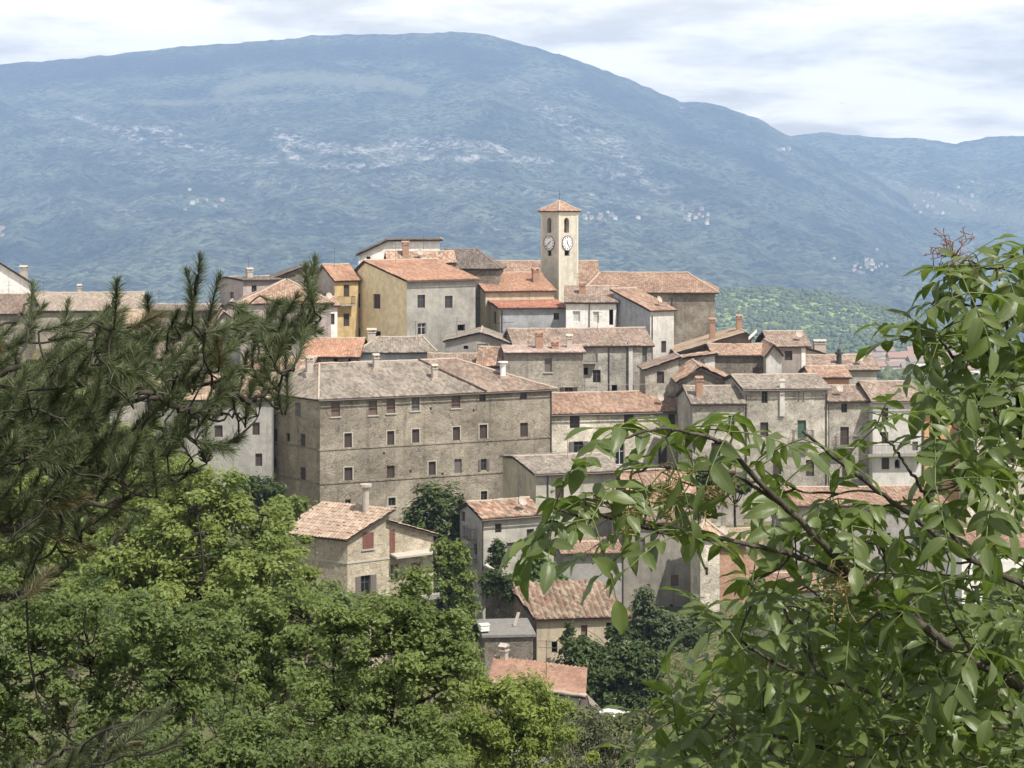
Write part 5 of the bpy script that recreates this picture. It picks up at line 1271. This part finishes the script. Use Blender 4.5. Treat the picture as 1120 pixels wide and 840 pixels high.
    broadleaf('bay_tree', 'little dark tree standing a step right of the round one before the pale row', 175.5, [(800, 528, 11, 9), (810, 532, 9, 8)], 803, 50, 55, .3, shrub, dark, clump_r=.5, seed=21)
    broadleaf('shrub', 'yellowish shrubs around the half-buried white car', 110.5, [(655, 792, 26, 12), (690, 792, 18, 10), (622, 785, 20, 14), (606, 778, 12, 10), (640, 788, 14, 8), (670, 800, 34, 14)], 660, 150, 55, .2, LF('yellowish_shrub_leaf', (.1, .125, .04), (.19, .21, .075), trans=.35), dark, cat='bush', clump_r=.4, seed=22)
    broadleaf('shrub', 'green shrub on the steps between the cypress and the whitish house', 141, [(512, 668, 13, 10), (505, 685, 14, 14), (518, 690, 8, 8)], 510, 80, 50, .22, mid, dark, cat='bush', clump_r=.36, seed=23)
    broadleaf('fig_tree', 'broad green tree hiding the foot of the tan stone house', 134, [(345, 660, 36, 24), (375, 668, 34, 20), (320, 640, 20, 22), (410, 668, 26, 16), (450, 668, 30, 16)], 370, 240, 60, .27, mid, dark, clump_r=.55, seed=24)
    # ground cover between the trees
    R = np.random.default_rng(77); mb = MB(); nC = 10500
    Yc = 16 + (205 - 16) * R.random(nC) ** .75; pxc = R.uniform(-330, 1350, nC); x = (pxc - CX) / F * Yc
    lim = np.interp(pxc, [-330, 230, 250, 500, 520, 640, 660, 690, 1350], [205, 180, 150, 138, 128, 116, 132, 152, 152]); ok = Yc < lim
    x, Yc = x[ok], Yc[ok]; z = ground_z(x, Yc); rr = R.uniform(.25, 1.1, len(x)) * np.clip(Yc / 60, .5, 1.2)
    per = 46; ix = np.repeat(np.arange(len(x)), per); n = len(ix)
    d = unit(R.normal(size=(n, 3))); d[:, 2] = np.abs(d[:, 2])
    P = np.stack([x, Yc, z], 1)[ix] + d * (R.random(n) ** .5 * rr[ix])[:, None] * np.array([1.3, 1.3, .9])
    leaf_quads(mb, P, unit(np.array([0, 0, .8]) + d * .5 + R.normal(size=(n, 3)) * .4), .13 * np.clip(Yc[ix] / 60, .5, 1.6) * R.uniform(.7, 1.3, n), .5, R, rnd=np.clip(R.random(len(x))[ix] * .8 + R.random(n) * .2, 0, 1))
    tag(mb.build('undergrowth', LF('undergrowth_leaf', (.045, .08, .022), (.13, .16, .05), trans=.3), rnd=True), 'bramble and scrub covering the slope', 'undergrowth', kind='stuff')

# ------------------------------------------------------------------ the near pine
def pine():
    R = np.random.default_rng(5); Y0 = 8.0
    base = np.array([-4.6, 8.6, float(ground_z(-4.6, 8.6))])
    root = empty('pine_tree', base); tag(root, 'dark long-needled pine reaching into view with upright shoots', 'tree')
    wood = MB()
    top = base + np.array([.5, .2, 9.0]); tk = curve(base - np.array([0, 0, .5]), top, R, 0, .015, 14); wood.tube(tk - base, np.linspace(.26, .09, 14), 10)
    BR = [[(-150, 520), (0, 470), (100, 450), (150, 425), (190, 375), (212, 335), (217, 300)],
          [(100, 450), (200, 428), (260, 408), (300, 385), (328, 345), (343, 292)],
          [(-150, 450), (0, 410), (60, 385), (110, 360), (128, 318)],
          [(-150, 620), (0, 580), (70, 560), (130, 547), (200, 522), (214, 516)],
          [(150, 462), (200, 476), (232, 488), (262, 480)],
          [(-150, 700), (0, 658), (40, 640), (75, 620)],
          [(-150, 930), (0, 850), (60, 828), (120, 800), (180, 775)],
          [(-150, 560), (0, 520), (70, 500), (120, 490), (170, 478)],
          [(300, 385), (325, 372), (350, 350)], [(-150, 380), (-40, 372), (20, 350), (36, 322)],
          [(200, 428), (235, 385), (262, 345)], [(232, 420), (275, 440), (300, 425), (322, 400)], [(150, 425), (215, 455), (262, 452)], [(170, 400), (215, 390), (245, 370), (280, 352)], [(-60, 880), (60, 850), (200, 815)]]
    pts = []; rad = []; dY = []
    for bi, b in enumerate(BR):
        d = R.uniform(-.5, .5) if bi not in (1, 8, 10) else .15
        if bi == 0: d = .1
        P = [at(px, py, Y0 + d + .15 * math.sin(i * 1.7 + bi)) for i, (px, py) in enumerate(b)]
        if b[0][0] <= -60:
            zz = P[0][2] - .25; P = [tk[np.argmin(np.abs(tk[:, 2] - zz))]] + P
        P = np.array(P); t = np.linspace(0, 1, len(P)); tt = np.linspace(0, 1, 40); Q = np.stack([np.interp(tt, t, P[:, k]) for k in range(3)], 1)
        for _ in range(3): Q[1:-1] = (Q[:-2] + 2 * Q[1:-1] + Q[2:]) / 4
        Q[1:-1] += R.normal(0, .008, (38, 3))
        wood.tube(Q - base, np.linspace(.022 if bi in (0, 2, 3) else .012, .004, 40), 6)
        pts.append(Q)
    pts = np.concatenate(pts)
    poly = [(-60, 345), (60, 352), (130, 338), (200, 335), (260, 350), (335, 320), (352, 350), (335, 395), (270, 425), (235, 462), (190, 495), (130, 515), (60, 575), (-60, 610)]
    def inside(x, y, pg):
        c = False
        for (x0, y0), (x1, y1) in zip(pg, pg[1:] + pg[:1]):
            if (y0 > y) != (y1 > y) and x < (x1 - x0) * (y - y0) / (y1 - y0) + x0: c = not c
        return c
    tips = [(218, 281, 75, 70), (204, 297, 95, 60), (128, 308, 80, 62), (117, 338, 70, 50), (345, 283, 80, 60), (335, 292, 100, 50), (356, 335, 30, 50), (350, 362, 10, 50), (162, 325, 85, 55), (36, 312, 90, 50), (48, 335, 60, 45), (75, 332, 85, 45), (240, 302, 75, 70),
            (266, 335, 70, 55), (264, 478, 20, 45), (252, 492, -15, 40), (216, 514, 15, 60), (190, 530, 0, 55), (78, 616, 30, 55), (60, 640, 15, 50), (55, 625, 45, 45), (100, 812, 30, 60), (60, 838, 30, 60), (140, 806, 50, 60), (30, 845, 40, 60), (80, 822, 70, 60), (120, 828, 20, 60), (165, 790, 15, 55), (182, 772, 40, 60), (120, 790, 60, 60), (60, 815, 70, 55), (150, 815, 25, 60), (20, 830, 70, 50), (200, 800, 30, 50), (90, 835, 50, 50),
            (140, 545, 35, 60), (100, 540, 50, 55), (130, 570, -25, 50), (40, 600, 20, 60), (20, 570, 40, 60), (100, 600, -20, 50), (160, 560, -10, 50), (312, 330, 80, 55), (295, 345, 90, 50), (325, 325, 60, 50), (340, 320, 75, 50), (322, 350, 50, 55), (342, 345, 50, 45)]
    k = 0
    while k < 335:
        x, y = R.uniform(-60, 352), R.uniform(330, 610)
        if inside(x, y, poly): tips.append((x, y, R.normal(50, 34), R.uniform(34, 66))); k += 1
    mbn = MB(); AX = []; 
    tips.sort(key=lambda t: min((t[0] - q[0]) ** 2 + (t[1] - q[1]) ** 2 for b in BR for q in b))
    for (px, py, ang, ln) in tips:
        Y = Y0 + R.uniform(-.75, .75) if ang not in (75, 95) else Y0 + .1
        a = math.radians(ang); s = Y / F
        tip = at(px, py, Y); dirv = unit(np.array([math.cos(a), R.normal(0, .35), math.sin(a)])); L = ln * s
        b0 = tip - dirv * L
        q = pts[np.argmin(np.linalg.norm(pts - b0, axis=1) + .2 * np.maximum(0, pts[:, 0] - b0[0]))]
        tw = curve(q, b0, R, -.06, .06, 6); pts = np.vstack([pts, tw[2:]])
        wood.tube(tw - base, np.linspace(.0055, .004, 6), 4, cap=False)
        sh = curve(b0, tip, R, 0, .04, 5); wood.tube(sh - base, np.linspace(.004, .003, 5), 4)
        n = int(L / .0005 * R.uniform(.8, 1.15)); t = R.random(n) ** .8
        p = np.stack([np.interp(t, np.linspace(0, 1, 5), sh[:, c]) for c in range(3)], 1)
        rd = unit(np.cross(np.broadcast_to(dirv, (n, 3)), R.normal(size=(n, 3))))
        sp = np.radians(R.normal(42, 16, n)) * (1 - .45 * (t > .85))
        nd = unit(dirv * np.cos(sp)[:, None] + rd * np.sin(sp)[:, None])
        l = R.uniform(.04, .074, n) * (1 - .3 * (t > .9))
        brown = (R.random() < .02) or (50 < px < 70 and 605 < py < 630)
        AX.append((p, nd, l, np.clip(R.normal(.92 if brown else .42, .12, n), 0, 1)))
    p = np.concatenate([a[0] for a in AX]); nd = np.concatenate([a[1] for a in AX]); l = np.concatenate([a[2] for a in AX])[:, None]; rn = np.concatenate([a[3] for a in AX])
    n = len(p); w = unit(np.cross(nd, unit(R.normal(size=(n, 3))))) * .0009
    bend = np.array([0, 0, -1]) * l * .06
    V = np.stack([p - w, p + w, p + nd * l * .5 + w + bend * 0, p + nd * l * .5 - w, p + nd * l + bend + w * .2, p + nd * l + bend - w * .2], 1).reshape(-1, 3) - base
    i = np.arange(n)[:, None] * 6
    mbn.add(V, np.vstack([np.hstack([i, i + 1, i + 2, i + 3]), np.hstack([i + 3, i + 2, i + 4, i + 5])]), 0, rnd=np.repeat(rn, 6))
    wood.build('trunk', M_bark('pine_bark', (.022, .019, .016), (.075, .066, .056)), root, smooth=True)
    t = NT('pine_needle'); a = t.n('Attribute', dict(attribute_name='rnd'))
    r = t.n('ValToRGB', Fac=a.outputs['Fac']); e = r.color_ramp.elements
    e[0].position = 0; e[0].color = (.03, .052, .024, 1); e[1].position = .72; e[1].color = (.165, .195, .085, 1); x = e.new(.85); x.color = (.15, .125, .06, 1)
    b = t.n('BsdfPrincipled', Base_Color=r.outputs[0], Roughness=.45); b.inputs['Specular IOR Level'].default_value = .4
    tr = t.n('BsdfTranslucent', Color=r.outputs[0]); m = t.n('MixShader', _0=.2, _1=b.outputs[0], _2=tr.outputs[0]); t.t.links.new(m.outputs[0], t.out.inputs[0])
    mbn.build('crown', t.mat, root, rnd=True)
    for px, py, s in ((225, 494, .03), (128, 556, .026), (300, 384, .028), (100, 575, .026)):
        c = at(px, py, Y0); mb = MB(); n = 60; k = np.arange(n); zz = 1 - 2 * (k + .5) / n; th = k * 2.39996
        rr = np.sqrt(1 - zz ** 2) * (1.0 - .25 * zz)
        mb.tube([(0, 0, -s * 1.3), (0, 0, -s * .6), (0, 0, s * .5), (0, 0, s * 1.35)], [s * .3, s * .78, s * .62, s * .1], 8)
        for q in range(n):
            o = np.array([rr[q] * math.cos(th[q]), rr[q] * math.sin(th[q]), zz[q] * 1.4]) * s
            ax = unit(np.array([math.cos(th[q]), math.sin(th[q]), .5])); sd = np.array([-math.sin(th[q]), math.cos(th[q]), 0])
            mb.obox(o - ax * s * .3 - sd * s * .16, sd * s * .32, ax * s * .42, np.cross(sd, ax) * s * .09)
        mb.build('pine_cone', M_bark('cone_scale', (.05, .035, .025), (.12, .085, .06), 60), root, loc=c - base)

# ------------------------------------------------------------------ the near ash
def ash():
    R = np.random.default_rng(9)
    base = np.array([1.62, 4.0, float(ground_z(1.62, 4.0))])
    root = empty('ash_tree', base); tag(root, 'leafy ash with glossy drooping leaflets close to the viewer', 'tree')
    wood = MB()
    tk = np.array([base - (0, 0, .3), base + (-.03, -.02, .6), base + (-.08, -.05, 1.3), base + (-.14, -.02, 2.1), base + (-.1, 0, 3.0), base + (-.02, .05, 4.0)]); wood.tube(tk - base, [.075, .06, .05, .042, .032, .015], 10)
    BR = [[(1340, 930, 3.85), (1190, 806, 3.65), (1115, 750, 3.55), (1060, 720, 3.5), (1010, 686, 3.45), (960, 652, 3.4), (925, 625, 3.35), (905, 600, 3.3), (862, 557, 3.25), (822, 520, 3.2), (798, 487, 3.15)],
          [(960, 652, 3.4), (900, 618, 3.35), (850, 602, 3.3), (770, 586, 3.2), (690, 574, 3.15), (640, 558, 3.1)],
          [(1330, 870, 3.9), (1120, 797, 3.9), (1030, 786, 3.85), (960, 758, 3.8), (900, 745, 3.75), (840, 722, 3.7), (795, 690, 3.65)],
          [(1310, 700, 3.95), (1180, 570, 3.85), (1120, 505, 3.8), (1090, 468, 3.75), (1060, 420, 3.7), (1046, 396, 3.68), (1028, 372, 3.62)],
          [(1120, 505, 3.8), (1112, 430, 3.78), (1104, 380, 3.75), (1099, 330, 3.72), (1090, 296, 3.7)],
          [(1320, 740, 3.8), (1180, 668, 3.6), (1120, 640, 3.5), (1060, 611, 3.45), (1000, 566, 3.4), (955, 533, 3.35), (912, 500, 3.3), (878, 472, 3.25)],
          [(1060, 611, 3.45), (1035, 575, 3.42), (1012, 540, 3.4), (985, 500, 3.38), (960, 468, 3.35)],
          [(1340, 960, 4.1), (1200, 880, 4.1), (1080, 850, 4.1), (960, 838, 4.05), (880, 812, 4.0), (800, 795, 3.9), (745, 785, 3.85)],
          [(798, 487, 3.15), (775, 478, 3.12), (730, 468, 3.08), (705, 472, 3.05)], [(862, 557, 3.25), (800, 516, 3.2), (745, 514, 3.15), (710, 508, 3.1)],
          [(1010, 686, 3.45), (985, 640, 3.5), (960, 600, 3.55), (952, 560, 3.55)], [(900, 745, 3.75), (870, 690, 3.7), (850, 650, 3.65), (828, 625, 3.6)], [(1120, 797, 3.9), (1080, 740, 4.0), (1050, 690, 4.05), (1040, 650, 4.1)],
          [(960, 758, 3.8), (930, 700, 3.85), (905, 660, 3.9), (880, 640, 3.9)], [(1180, 570, 3.85), (1150, 500, 4.0), (1140, 420, 4.05), (1130, 340, 4.05), (1125, 300, 4.0)]]
    RD = [.013, .0062, .0085, .0085, .006, .0085, .005, .009, .004, .004, .0045, .0045, .005, .0045, .006]
    pts = []
    for b, r in zip(BR, RD):
        P = [at(*q) for q in b]
        if b[0][0] > 1290:
            zz = P[0][2] - .12; kz = np.interp(zz, tk[:, 2], np.arange(len(tk))); P = [np.array([np.interp(kz, np.arange(len(tk)), tk[:, c]) for c in range(3)])] + P
        P = np.array(P); t = np.linspace(0, 1, len(P)); tt = np.linspace(0, 1, 50); Q = np.stack([np.interp(tt, t, P[:, c]) for c in range(3)], 1)
        for _ in range(2): Q[1:-1] = (Q[:-2] + 2 * Q[1:-1] + Q[2:]) / 4
        Q[1:-1] += R.normal(0, .0012, (48, 3))
        wood.tube(Q - base, np.linspace(r, max(.0018, r * .3), 50), 7); pts.append(Q[4:])
    pts = np.concatenate(pts)
    regs = [([(1030, 285), (1120, 272), (1160, 300), (1160, 520), (1045, 520), (1020, 450), (1015, 390), (1040, 340)], 40, (3.45, 4.2)),
            ([(680, 495), (760, 485), (870, 480), (960, 492), (1000, 510), (900, 550), (830, 530), (770, 530), (700, 520)], 5, (3.0, 3.6)),
            ([(960, 470), (1150, 480), (1150, 600), (990, 600), (920, 560), (900, 520)], 11, (3.2, 3.9)),
            ([(610, 556), (650, 535), (700, 540), (755, 545), (765, 575), (735, 600), (640, 600)], 4, (3.0, 3.3)),
            ([(800, 570), (900, 560), (1000, 590), (1150, 600), (1150, 700), (960, 690), (860, 660), (800, 640)], 27, (3.2, 4.4)),
            ([(800, 660), (900, 640), (1150, 680), (1150, 860), (740, 860), (735, 800), (775, 720)], 135, (3.3, 4.9))]
    def inside(x, y, pg):
        c = False
        for (x0, y0), (x1, y1) in zip(pg, pg[1:] + pg[:1]):
            if (y0 > y) != (y1 > y) and x < (x1 - x0) * (y - y0) / (y1 - y0) + x0: c = not c
        return c
    ends = [(668, 474, 3.05), (728, 478, 3.1), (798, 472, 3.15), (640, 545, 3.1), (606, 556, 3.05), (690, 520, 3.1), (1090, 292, 3.7), (1062, 285, 3.7), (1038, 300, 3.65), (1028, 368, 3.6), (1020, 430, 3.6), (957, 468, 3.35), (878, 480, 3.25), (720, 580, 3.1), (740, 795, 3.8), (725, 770, 3.8), (790, 690, 3.6)]
    for pg, n, (ya, yb) in regs:
        xs = [q[0] for q in pg]; ys = [q[1] for q in pg]; got = []; tries = 0
        while len(got) < n and tries < 6000:
            tries += 1; x, y = R.uniform(min(xs), max(xs)), R.uniform(min(ys), max(ys)); Yv = R.uniform(ya, yb)
            md = 30 if tries < 3000 else 16
            if inside(x, y, pg) and all((x - g[0]) ** 2 + (y - g[1]) ** 2 + ((Yv - g[2]) * 90) ** 2 > md ** 2 for g in got): got.append((x, y, Yv))
        ends += got
    # one leaflet: midrib with a blade folded along it, drooping to a drawn-out tip
    st = np.array([0, .1, .28, .5, .72, .88, 1.0]); hw = np.array([.015, .12, .205, .228, .175, .085, .0])
    R_FOLD = .3
    L0 = np.array([[[x, s * w, R_FOLD * abs(s) * w - .16 * x * x] for s in (-1, -.5, 0, .5, 1)] for x, w in zip(st, hw)]).reshape(-1, 3)
    LFc = np.array([[i * 5 + j, i * 5 + j + 1, (i + 1) * 5 + j + 1, (i + 1) * 5 + j] for i in range(6) for j in range(4)])
    LUV = np.array([[x + 1.0, s_ + 2.0] for x in st for s_ in (-1, -.5, 0, .5, 1)])
    lv = MB(); rach = lv; UP = np.array([0, 0, 1.0])
    def leaflet(p, d, nrm, ln, tone, curl):
        d = unit(d); s = unit(np.cross(nrm, d)); nn = np.cross(d, s)
        q = L0.copy(); q[:, 2] += -curl * q[:, 0] ** 2 + .06 * np.sin(q[:, 0] * R.uniform(6, 11) + R.random() * 6) * np.abs(q[:, 1]) / .2 * R.uniform(.2, 1) + R.uniform(-.25, .25) * q[:, 1] * q[:, 0]; q[:, 1] *= R.uniform(.85, 1.15)
        lv.add(p - base + (q[:, :1] * d + q[:, 1:2] * s + q[:, 2:] * nn) * ln, LFc, 0, rnd=np.full(35, tone), uv=LUV)
    def leaf(p, d, size, tone):
        n = 3 if R.random() < .8 else 2
        L = .145 * size; k = 7; seg = L / (k - 1); P = [p]; d = unit(d)
        for i in range(k - 1): d = unit(d - UP * (.05 + .07 * R.random())); P.append(P[-1] + d * seg)
        P = np.array(P); rach.tube(P - base, np.linspace(.0014, .0008, k), 4, 1, cap=False)
        b = unit(np.cross(d, UP) + R.normal(0, .15, 3))
        for j in range(n):
            i = 2 + int(round(j * (k - 3) / n)); t = unit(P[min(i + 1, k - 1)] - P[i - 1]); up = unit(UP - t * t.dot(UP) + R.normal(0, .15, 3))
            for sg in (-1, 1):
                dl = t * R.uniform(.45, .75) + sg * b * .9 - UP * R.uniform(-.15, .3) + R.normal(0, .1, 3)
                leaflet(P[i], dl, unit(up + sg * b * R.uniform(-.5, .1) + R.normal(0, .15, 3)), .064 * size * R.uniform(.7, 1.12) * (1 - .1 * (j == 0)), np.clip(tone + R.normal(0, .08), 0, 1), R.uniform(-.1, .5))
        leaflet(P[-1], d + R.normal(0, .1, 3), unit(UP + R.normal(0, .2, 3)), .07 * size * R.uniform(.85, 1.1), tone, R.uniform(0, .3))
    ends.sort(key=lambda e: np.linalg.norm(pts - at(*e), axis=1).min())
    for (px, py, Y) in ends:
        q = at(px, py, Y); a = pts[np.argmin(np.linalg.norm(pts - q, axis=1) + .6 * np.maximum(0, q[0] - pts[:, 0]) + .3 * np.maximum(0, pts[:, 2] - q[2]))]
        tw = curve(a, q, R, -.05, .07, 7); pts = np.vstack([pts, tw[2:6]]); wood.tube(tw - base, np.linspace(.0026, .0014, 7), 5, cap=False)
        d = unit(unit(q - a) * .7 + UP * .5 + R.normal(0, .15, 3)); sd = unit(np.cross(d, R.normal(size=3))); sd2 = np.cross(d, sd)
        size = R.uniform(.8, 1.08); tone = np.clip(R.normal(.45, .18), .05, .95)
        nl = R.integers(2, 5); ph = R.random() * 6.28
        for i in range(nl):
            an = ph + i * 2 * PI / nl + R.normal(0, .2); o = sd * math.cos(an) + sd2 * math.sin(an)
            leaf(q, o * .95 + d * R.uniform(-.25, .15), size * .88 * R.uniform(.8, 1.1), np.clip(tone + R.normal(0, .07), 0, 1))
        if R.random() < .35:
            m = tw[3]; leaf(m, unit(R.normal(size=3) + UP * .3), size * .85, tone)
    bark = M_bark('ash_bark', (.035, .03, .024), (.13, .115, .095), 40)
    wood.build('trunk', bark, root, smooth=True)
    t = NT('ash_leaf'); a = t.n('Attribute', dict(attribute_name='rnd')); n = t.noise(t.obj(), 28, 4)
    geo = t.n('NewGeometry')
    col = t.mix(t.math('ADD', t.math('MULTIPLY', a.outputs['Fac'], .8), t.math('MULTIPLY', n, .25)), (.045, .085, .017), (.19, .262, .05))
    uv = t.n('SeparateXYZ', Vector=t.n('TexCoord').outputs['UV']); sd = t.math('ABSOLUTE', t.math('SUBTRACT', uv.outputs[1], 2.0))
    vein = t.math('SINE', t.math('SUBTRACT', t.math('MULTIPLY', uv.outputs[0], 58.0), t.math('MULTIPLY', sd, 16.0)))
    rib = t.math('MAXIMUM', t.ss(sd, .14, .02), t.math('MULTIPLY', t.ss(vein, .72, 1.0), .35))
    blot = t.ss(t.noise(t.obj(), 75, 3), .62, .72)
    col = t.mix(t.math('MULTIPLY', blot, .5), col, (.16, .13, .05))                          # worn, spotted blades
    col = t.mix(t.math('MULTIPLY', rib, .55), col, (.26, .29, .1))
    col = t.mix(geo.outputs['Backfacing'], col, t.mix(.5, col, (.13, .16, .075)))          # paler underside
    b = t.n('BsdfPrincipled', Base_Color=col, Roughness=.42); b.inputs['Specular IOR Level'].default_value = .5
    bn = t.n('Bump', Height=t.noise(t.obj(), 160, 3), Strength=.25, Distance=.002); t.t.links.new(bn.outputs[0], b.inputs['Normal'])
    tr = t.n('BsdfTranslucent', Color=t.mix(.5, col, (.2, .3, .04))); m = t.n('MixShader', _0=.42, _1=b.outputs[0], _2=tr.outputs[0]); t.t.links.new(m.outputs[0], t.out.inputs[0])
    lv.build('crown', [t.mat, M_plain('green_leaf_stalk', (.12, .15, .05), .6)], root, smooth=True, rnd=True)
    for px, py, Y, k in ((1044, 282, 3.66, 1), (672, 560, 3.1, 1), (790, 548, 3.2, 0), (735, 545, 3.12, 0), (925, 650, 3.3, 0)):
        c = at(px, py, Y); mb = MB()
        for _ in range(26):
            d = unit(R.normal(size=3) + UP * .7); e = c + d * R.uniform(.025, .06); cc = curve(c, e, R, .05, .15, 4)
            mb.tube(cc - base, [.0011, .0009, .0008, .0007], 4, cap=False)
            for _ in range(3): f = e + R.normal(0, .007, 3); mb.tube([e - base, f - base, f - base + unit(R.normal(size=3)) * .007], [.0005, .0012, .0003], 4)
        mb.build('seed_cluster', M_plain('reddish_seed', (.2, .1, .06), .8) if k and py < 400 else M_plain('tan_seed', (.24, .19, .08), .8), root)

# ------------------------------------------------------------------ distant things
def distant():
    R = np.random.default_rng(31)
    walls = [M_plain('distant_wall_pale', (.85, .82, .76), .9), M_plain('distant_wall_pink', (.66, .52, .44), .9), M_plain('distant_wall_grey', (.5, .48, .44), .9)]
    roofs = [M_plain('distant_roof_red', (.3, .2, .16), .9), M_plain('distant_roof_brown', (.25, .2, .17), .9)]
    def small(n, w, d, h, mw, mr):
        mb = MB(); mb.box((-w / 2, -d / 2, -6), (w / 2, d / 2, h)); r = h + w * .22; o = .5
        P = [(-w / 2 - o, -d / 2 - o, h), (w / 2 + o, -d / 2 - o, h), (w / 2 + o, d / 2 + o, h), (-w / 2 - o, d / 2 + o, h), (-w / 2 - o, 0, r), (w / 2 + o, 0, r)]
        mb.add(P, [np.array([[0, 1, 5, 4], [2, 3, 4, 5]]), np.array([[1, 2, 5], [3, 0, 4]])], 1)
        for i in range(3): mb.box((-w / 2 + w * (i + .6) / 3.6, -d / 2 - .05, h * .45), (-w / 2 + w * (i + .6) / 3.6 + 1.0, -d / 2 + .1, h * .45 + 1.5), 2)
        return mb.build(n, [mw, mr, M_DARKIN])
    bv = {k: BVHTree.FromPolygons([Vector(v) for v in V], [tuple(f) for f in fs.tolist()]) for k, (V, fs) in LANDS.items() if k in ('mountain', 'hill')}
    bv['far_hills'] = MID
    def place(px, py, lands):
        d = Vector(((px - CX) / F, 1, (HY - py) / F)).normalized(); best = None
        for k in lands:
            h = bv[k].ray_cast(Vector((0, 0, 0)), d)
            if h[0] is not None and (best is None or h[3] < best[1]): best = (h[0], h[3])
        return best[0] if best else None
    cl = [(655, 238, 34, 5, 18, 'tiny pale house of the hamlet on the mountainside beside the bell tower', 'houses of the hamlet beside the bell tower', 11),
          (756, 235, 16, 7, 15, 'tiny house of the pinkish hamlet on the mountainside above the church roof', 'houses of the pinkish hamlet on the mountainside', 10),
          (950, 289, 22, 10, 22, 'tiny house of the hamlet low on the mountainside above the wooded hill', 'houses of the hamlet above the wooded hill', 10),
          (1035, 222, 36, 14, 20, 'tiny white house scattered on the far pale slope beside the ash top', 'houses scattered on the far pale slope', 16),
          (860, 163, 6, 3, 6, 'tiny white house high on the mountain shoulder', 'houses high on the mountain shoulder', 14),
          (217, 221, 26, 8, 7, 'tiny white house alone on the wooded mountainside above the pine', 'lone houses above the pine', 12),
          (4, 256, 8, 5, 5, 'tiny white house low on the mountain above the white gabled house', 'houses above the white gabled house', 12)]
    for x, y, sx, sy, n, lab, grp, w in cl:
        for i in range(n):
            p = place(x + R.normal(0, .62) * sx, y + R.normal(0, .62) * sy, ('mountain', 'far_hills'))
            if p is None: continue
            s = w * R.uniform(.55, 1.2); o = small('distant_house', s, s * .8, s * R.uniform(.5, .75), walls[int(R.random() * 2.4)], roofs[int(R.random() * 2)])
            o.location = p; o.rotation_euler = (0, 0, R.uniform(-.6, .6)); tag(o, lab, 'house', grp)
    for i in range(70):
        Y = R.uniform(1080, 1560); px = 1000 + R.normal(0, 55); x = (px - CX) / F * Y; s = R.uniform(8, 15)
        o = small('distant_house', s, s * .8, s * R.uniform(.5, .8), walls[int(R.random() * 3)], roofs[int(R.random() * 2)])
        o.location = (x, Y, float(ground_z(x, Y))); o.rotation_euler = (0, 0, R.uniform(-.7, .7)); tag(o, 'small house of the hazy town on the valley floor beyond the row', 'house', 'houses of the hazy valley town')
    # woods of the valley floor and the low hill
    V, fs = LANDS['hill']; n1 = 14000; c = V[R.integers(len(V), size=n1)] + R.normal(0, 9, (n1, 3)) * (1, 1, 0)
    hz = [bv['hill'].ray_cast(Vector((q[0], q[1], 500)), Vector((0, 0, -1)))[0] for q in c]; c1 = np.array([q for q in hz if q is not None])
    n2 = 12000; Y = R.uniform(620, 2300, n2); px = R.uniform(560, 1250, n2); x = (px - CX) / F * Y; c2 = np.stack([x, Y, ground_z(x, Y)], 1)
    c1[:, 2] -= 1.2; c = np.concatenate([c1, c2]); n = len(c)
    k = 5; th = np.arange(6) * PI / 3; S = np.concatenate([[[0, 0, 1]], [[math.cos(a) * .8, math.sin(a) * .8, .62] for a in th], [[math.cos(a + .5), math.sin(a + .5), 0] for a in th], [[math.cos(a) * .7, math.sin(a) * .7, -.7] for a in th]])
    f = [[0, 1 + i, 1 + (i + 1) % 6] for i in range(6)]; q4 = []
    for a in (1, 7): q4 += [[a + i, a + 6 + i, a + 6 + (i + 1) % 6, a + (i + 1) % 6] for i in range(6)]
    r = 1.2 + 3.4 * R.random(n) ** 2.5; r[len(c1):] *= np.clip(Y / 1500, 1, 2.4); sh = S[None] * (r[:, None, None] * np.array([1, 1, 1.1])) * R.uniform(.6, 1.35, (n, 19, 1)) + c[:, None, :] + np.array([0, 0, 1.0]) * r[:, None, None] * .5
    off = np.arange(n)[:, None, None] * 19
    mb = MB(); mb.add(sh.reshape(-1, 3), [(np.array(f)[None] + off).reshape(-1, 3), (np.array(q4)[None] + off).reshape(-1, 4)], 0, rnd=np.repeat(R.random(n), 19))
    tag(mb.build('woodland', M_leaf('distant_wood_leaf', (.08, .105, .05), (.145, .175, .08), trans=.2), smooth=True, rnd=True), 'hazy woods covering the valley floor and the low hill', 'woods', kind='stuff')
    # a bird high over the valley
    mb = MB(); c = at(921, 113, 160)
    mb.add(np.array([(0, -.22, 0), (.05, -.08, .02), (.05, .1, .02), (0, .25, 0), (-.05, .1, .02), (-.05, -.08, .02), (.3, .02, .16), (.55, .1, .12), (-.3, .02, .16), (-.55, .1, .12), (0, 0, -.06), (0, 0, .06)]) * .3,
           [np.array([[0, 1, 11], [1, 2, 11], [2, 3, 11], [3, 4, 11], [4, 5, 11], [5, 0, 11], [1, 0, 10], [2, 1, 10], [3, 2, 10], [4, 3, 10], [5, 4, 10], [0, 5, 10], [1, 6, 2], [6, 7, 2], [5, 4, 8], [8, 4, 9]])])
    tag(mb.build('bird', M_plain('dark_feathers', (.03, .03, .03), .8), loc=c), 'dark bird gliding in the cloudy sky', 'bird')
make_ground(); make_mountains()
MID = BVHTree.FromPolygons([Vector(v) for v in MIDV[0]], [tuple(f) for f in MIDV[1].tolist()])
village(); hillside_trees(); pine(); ash(); distant(); haze()
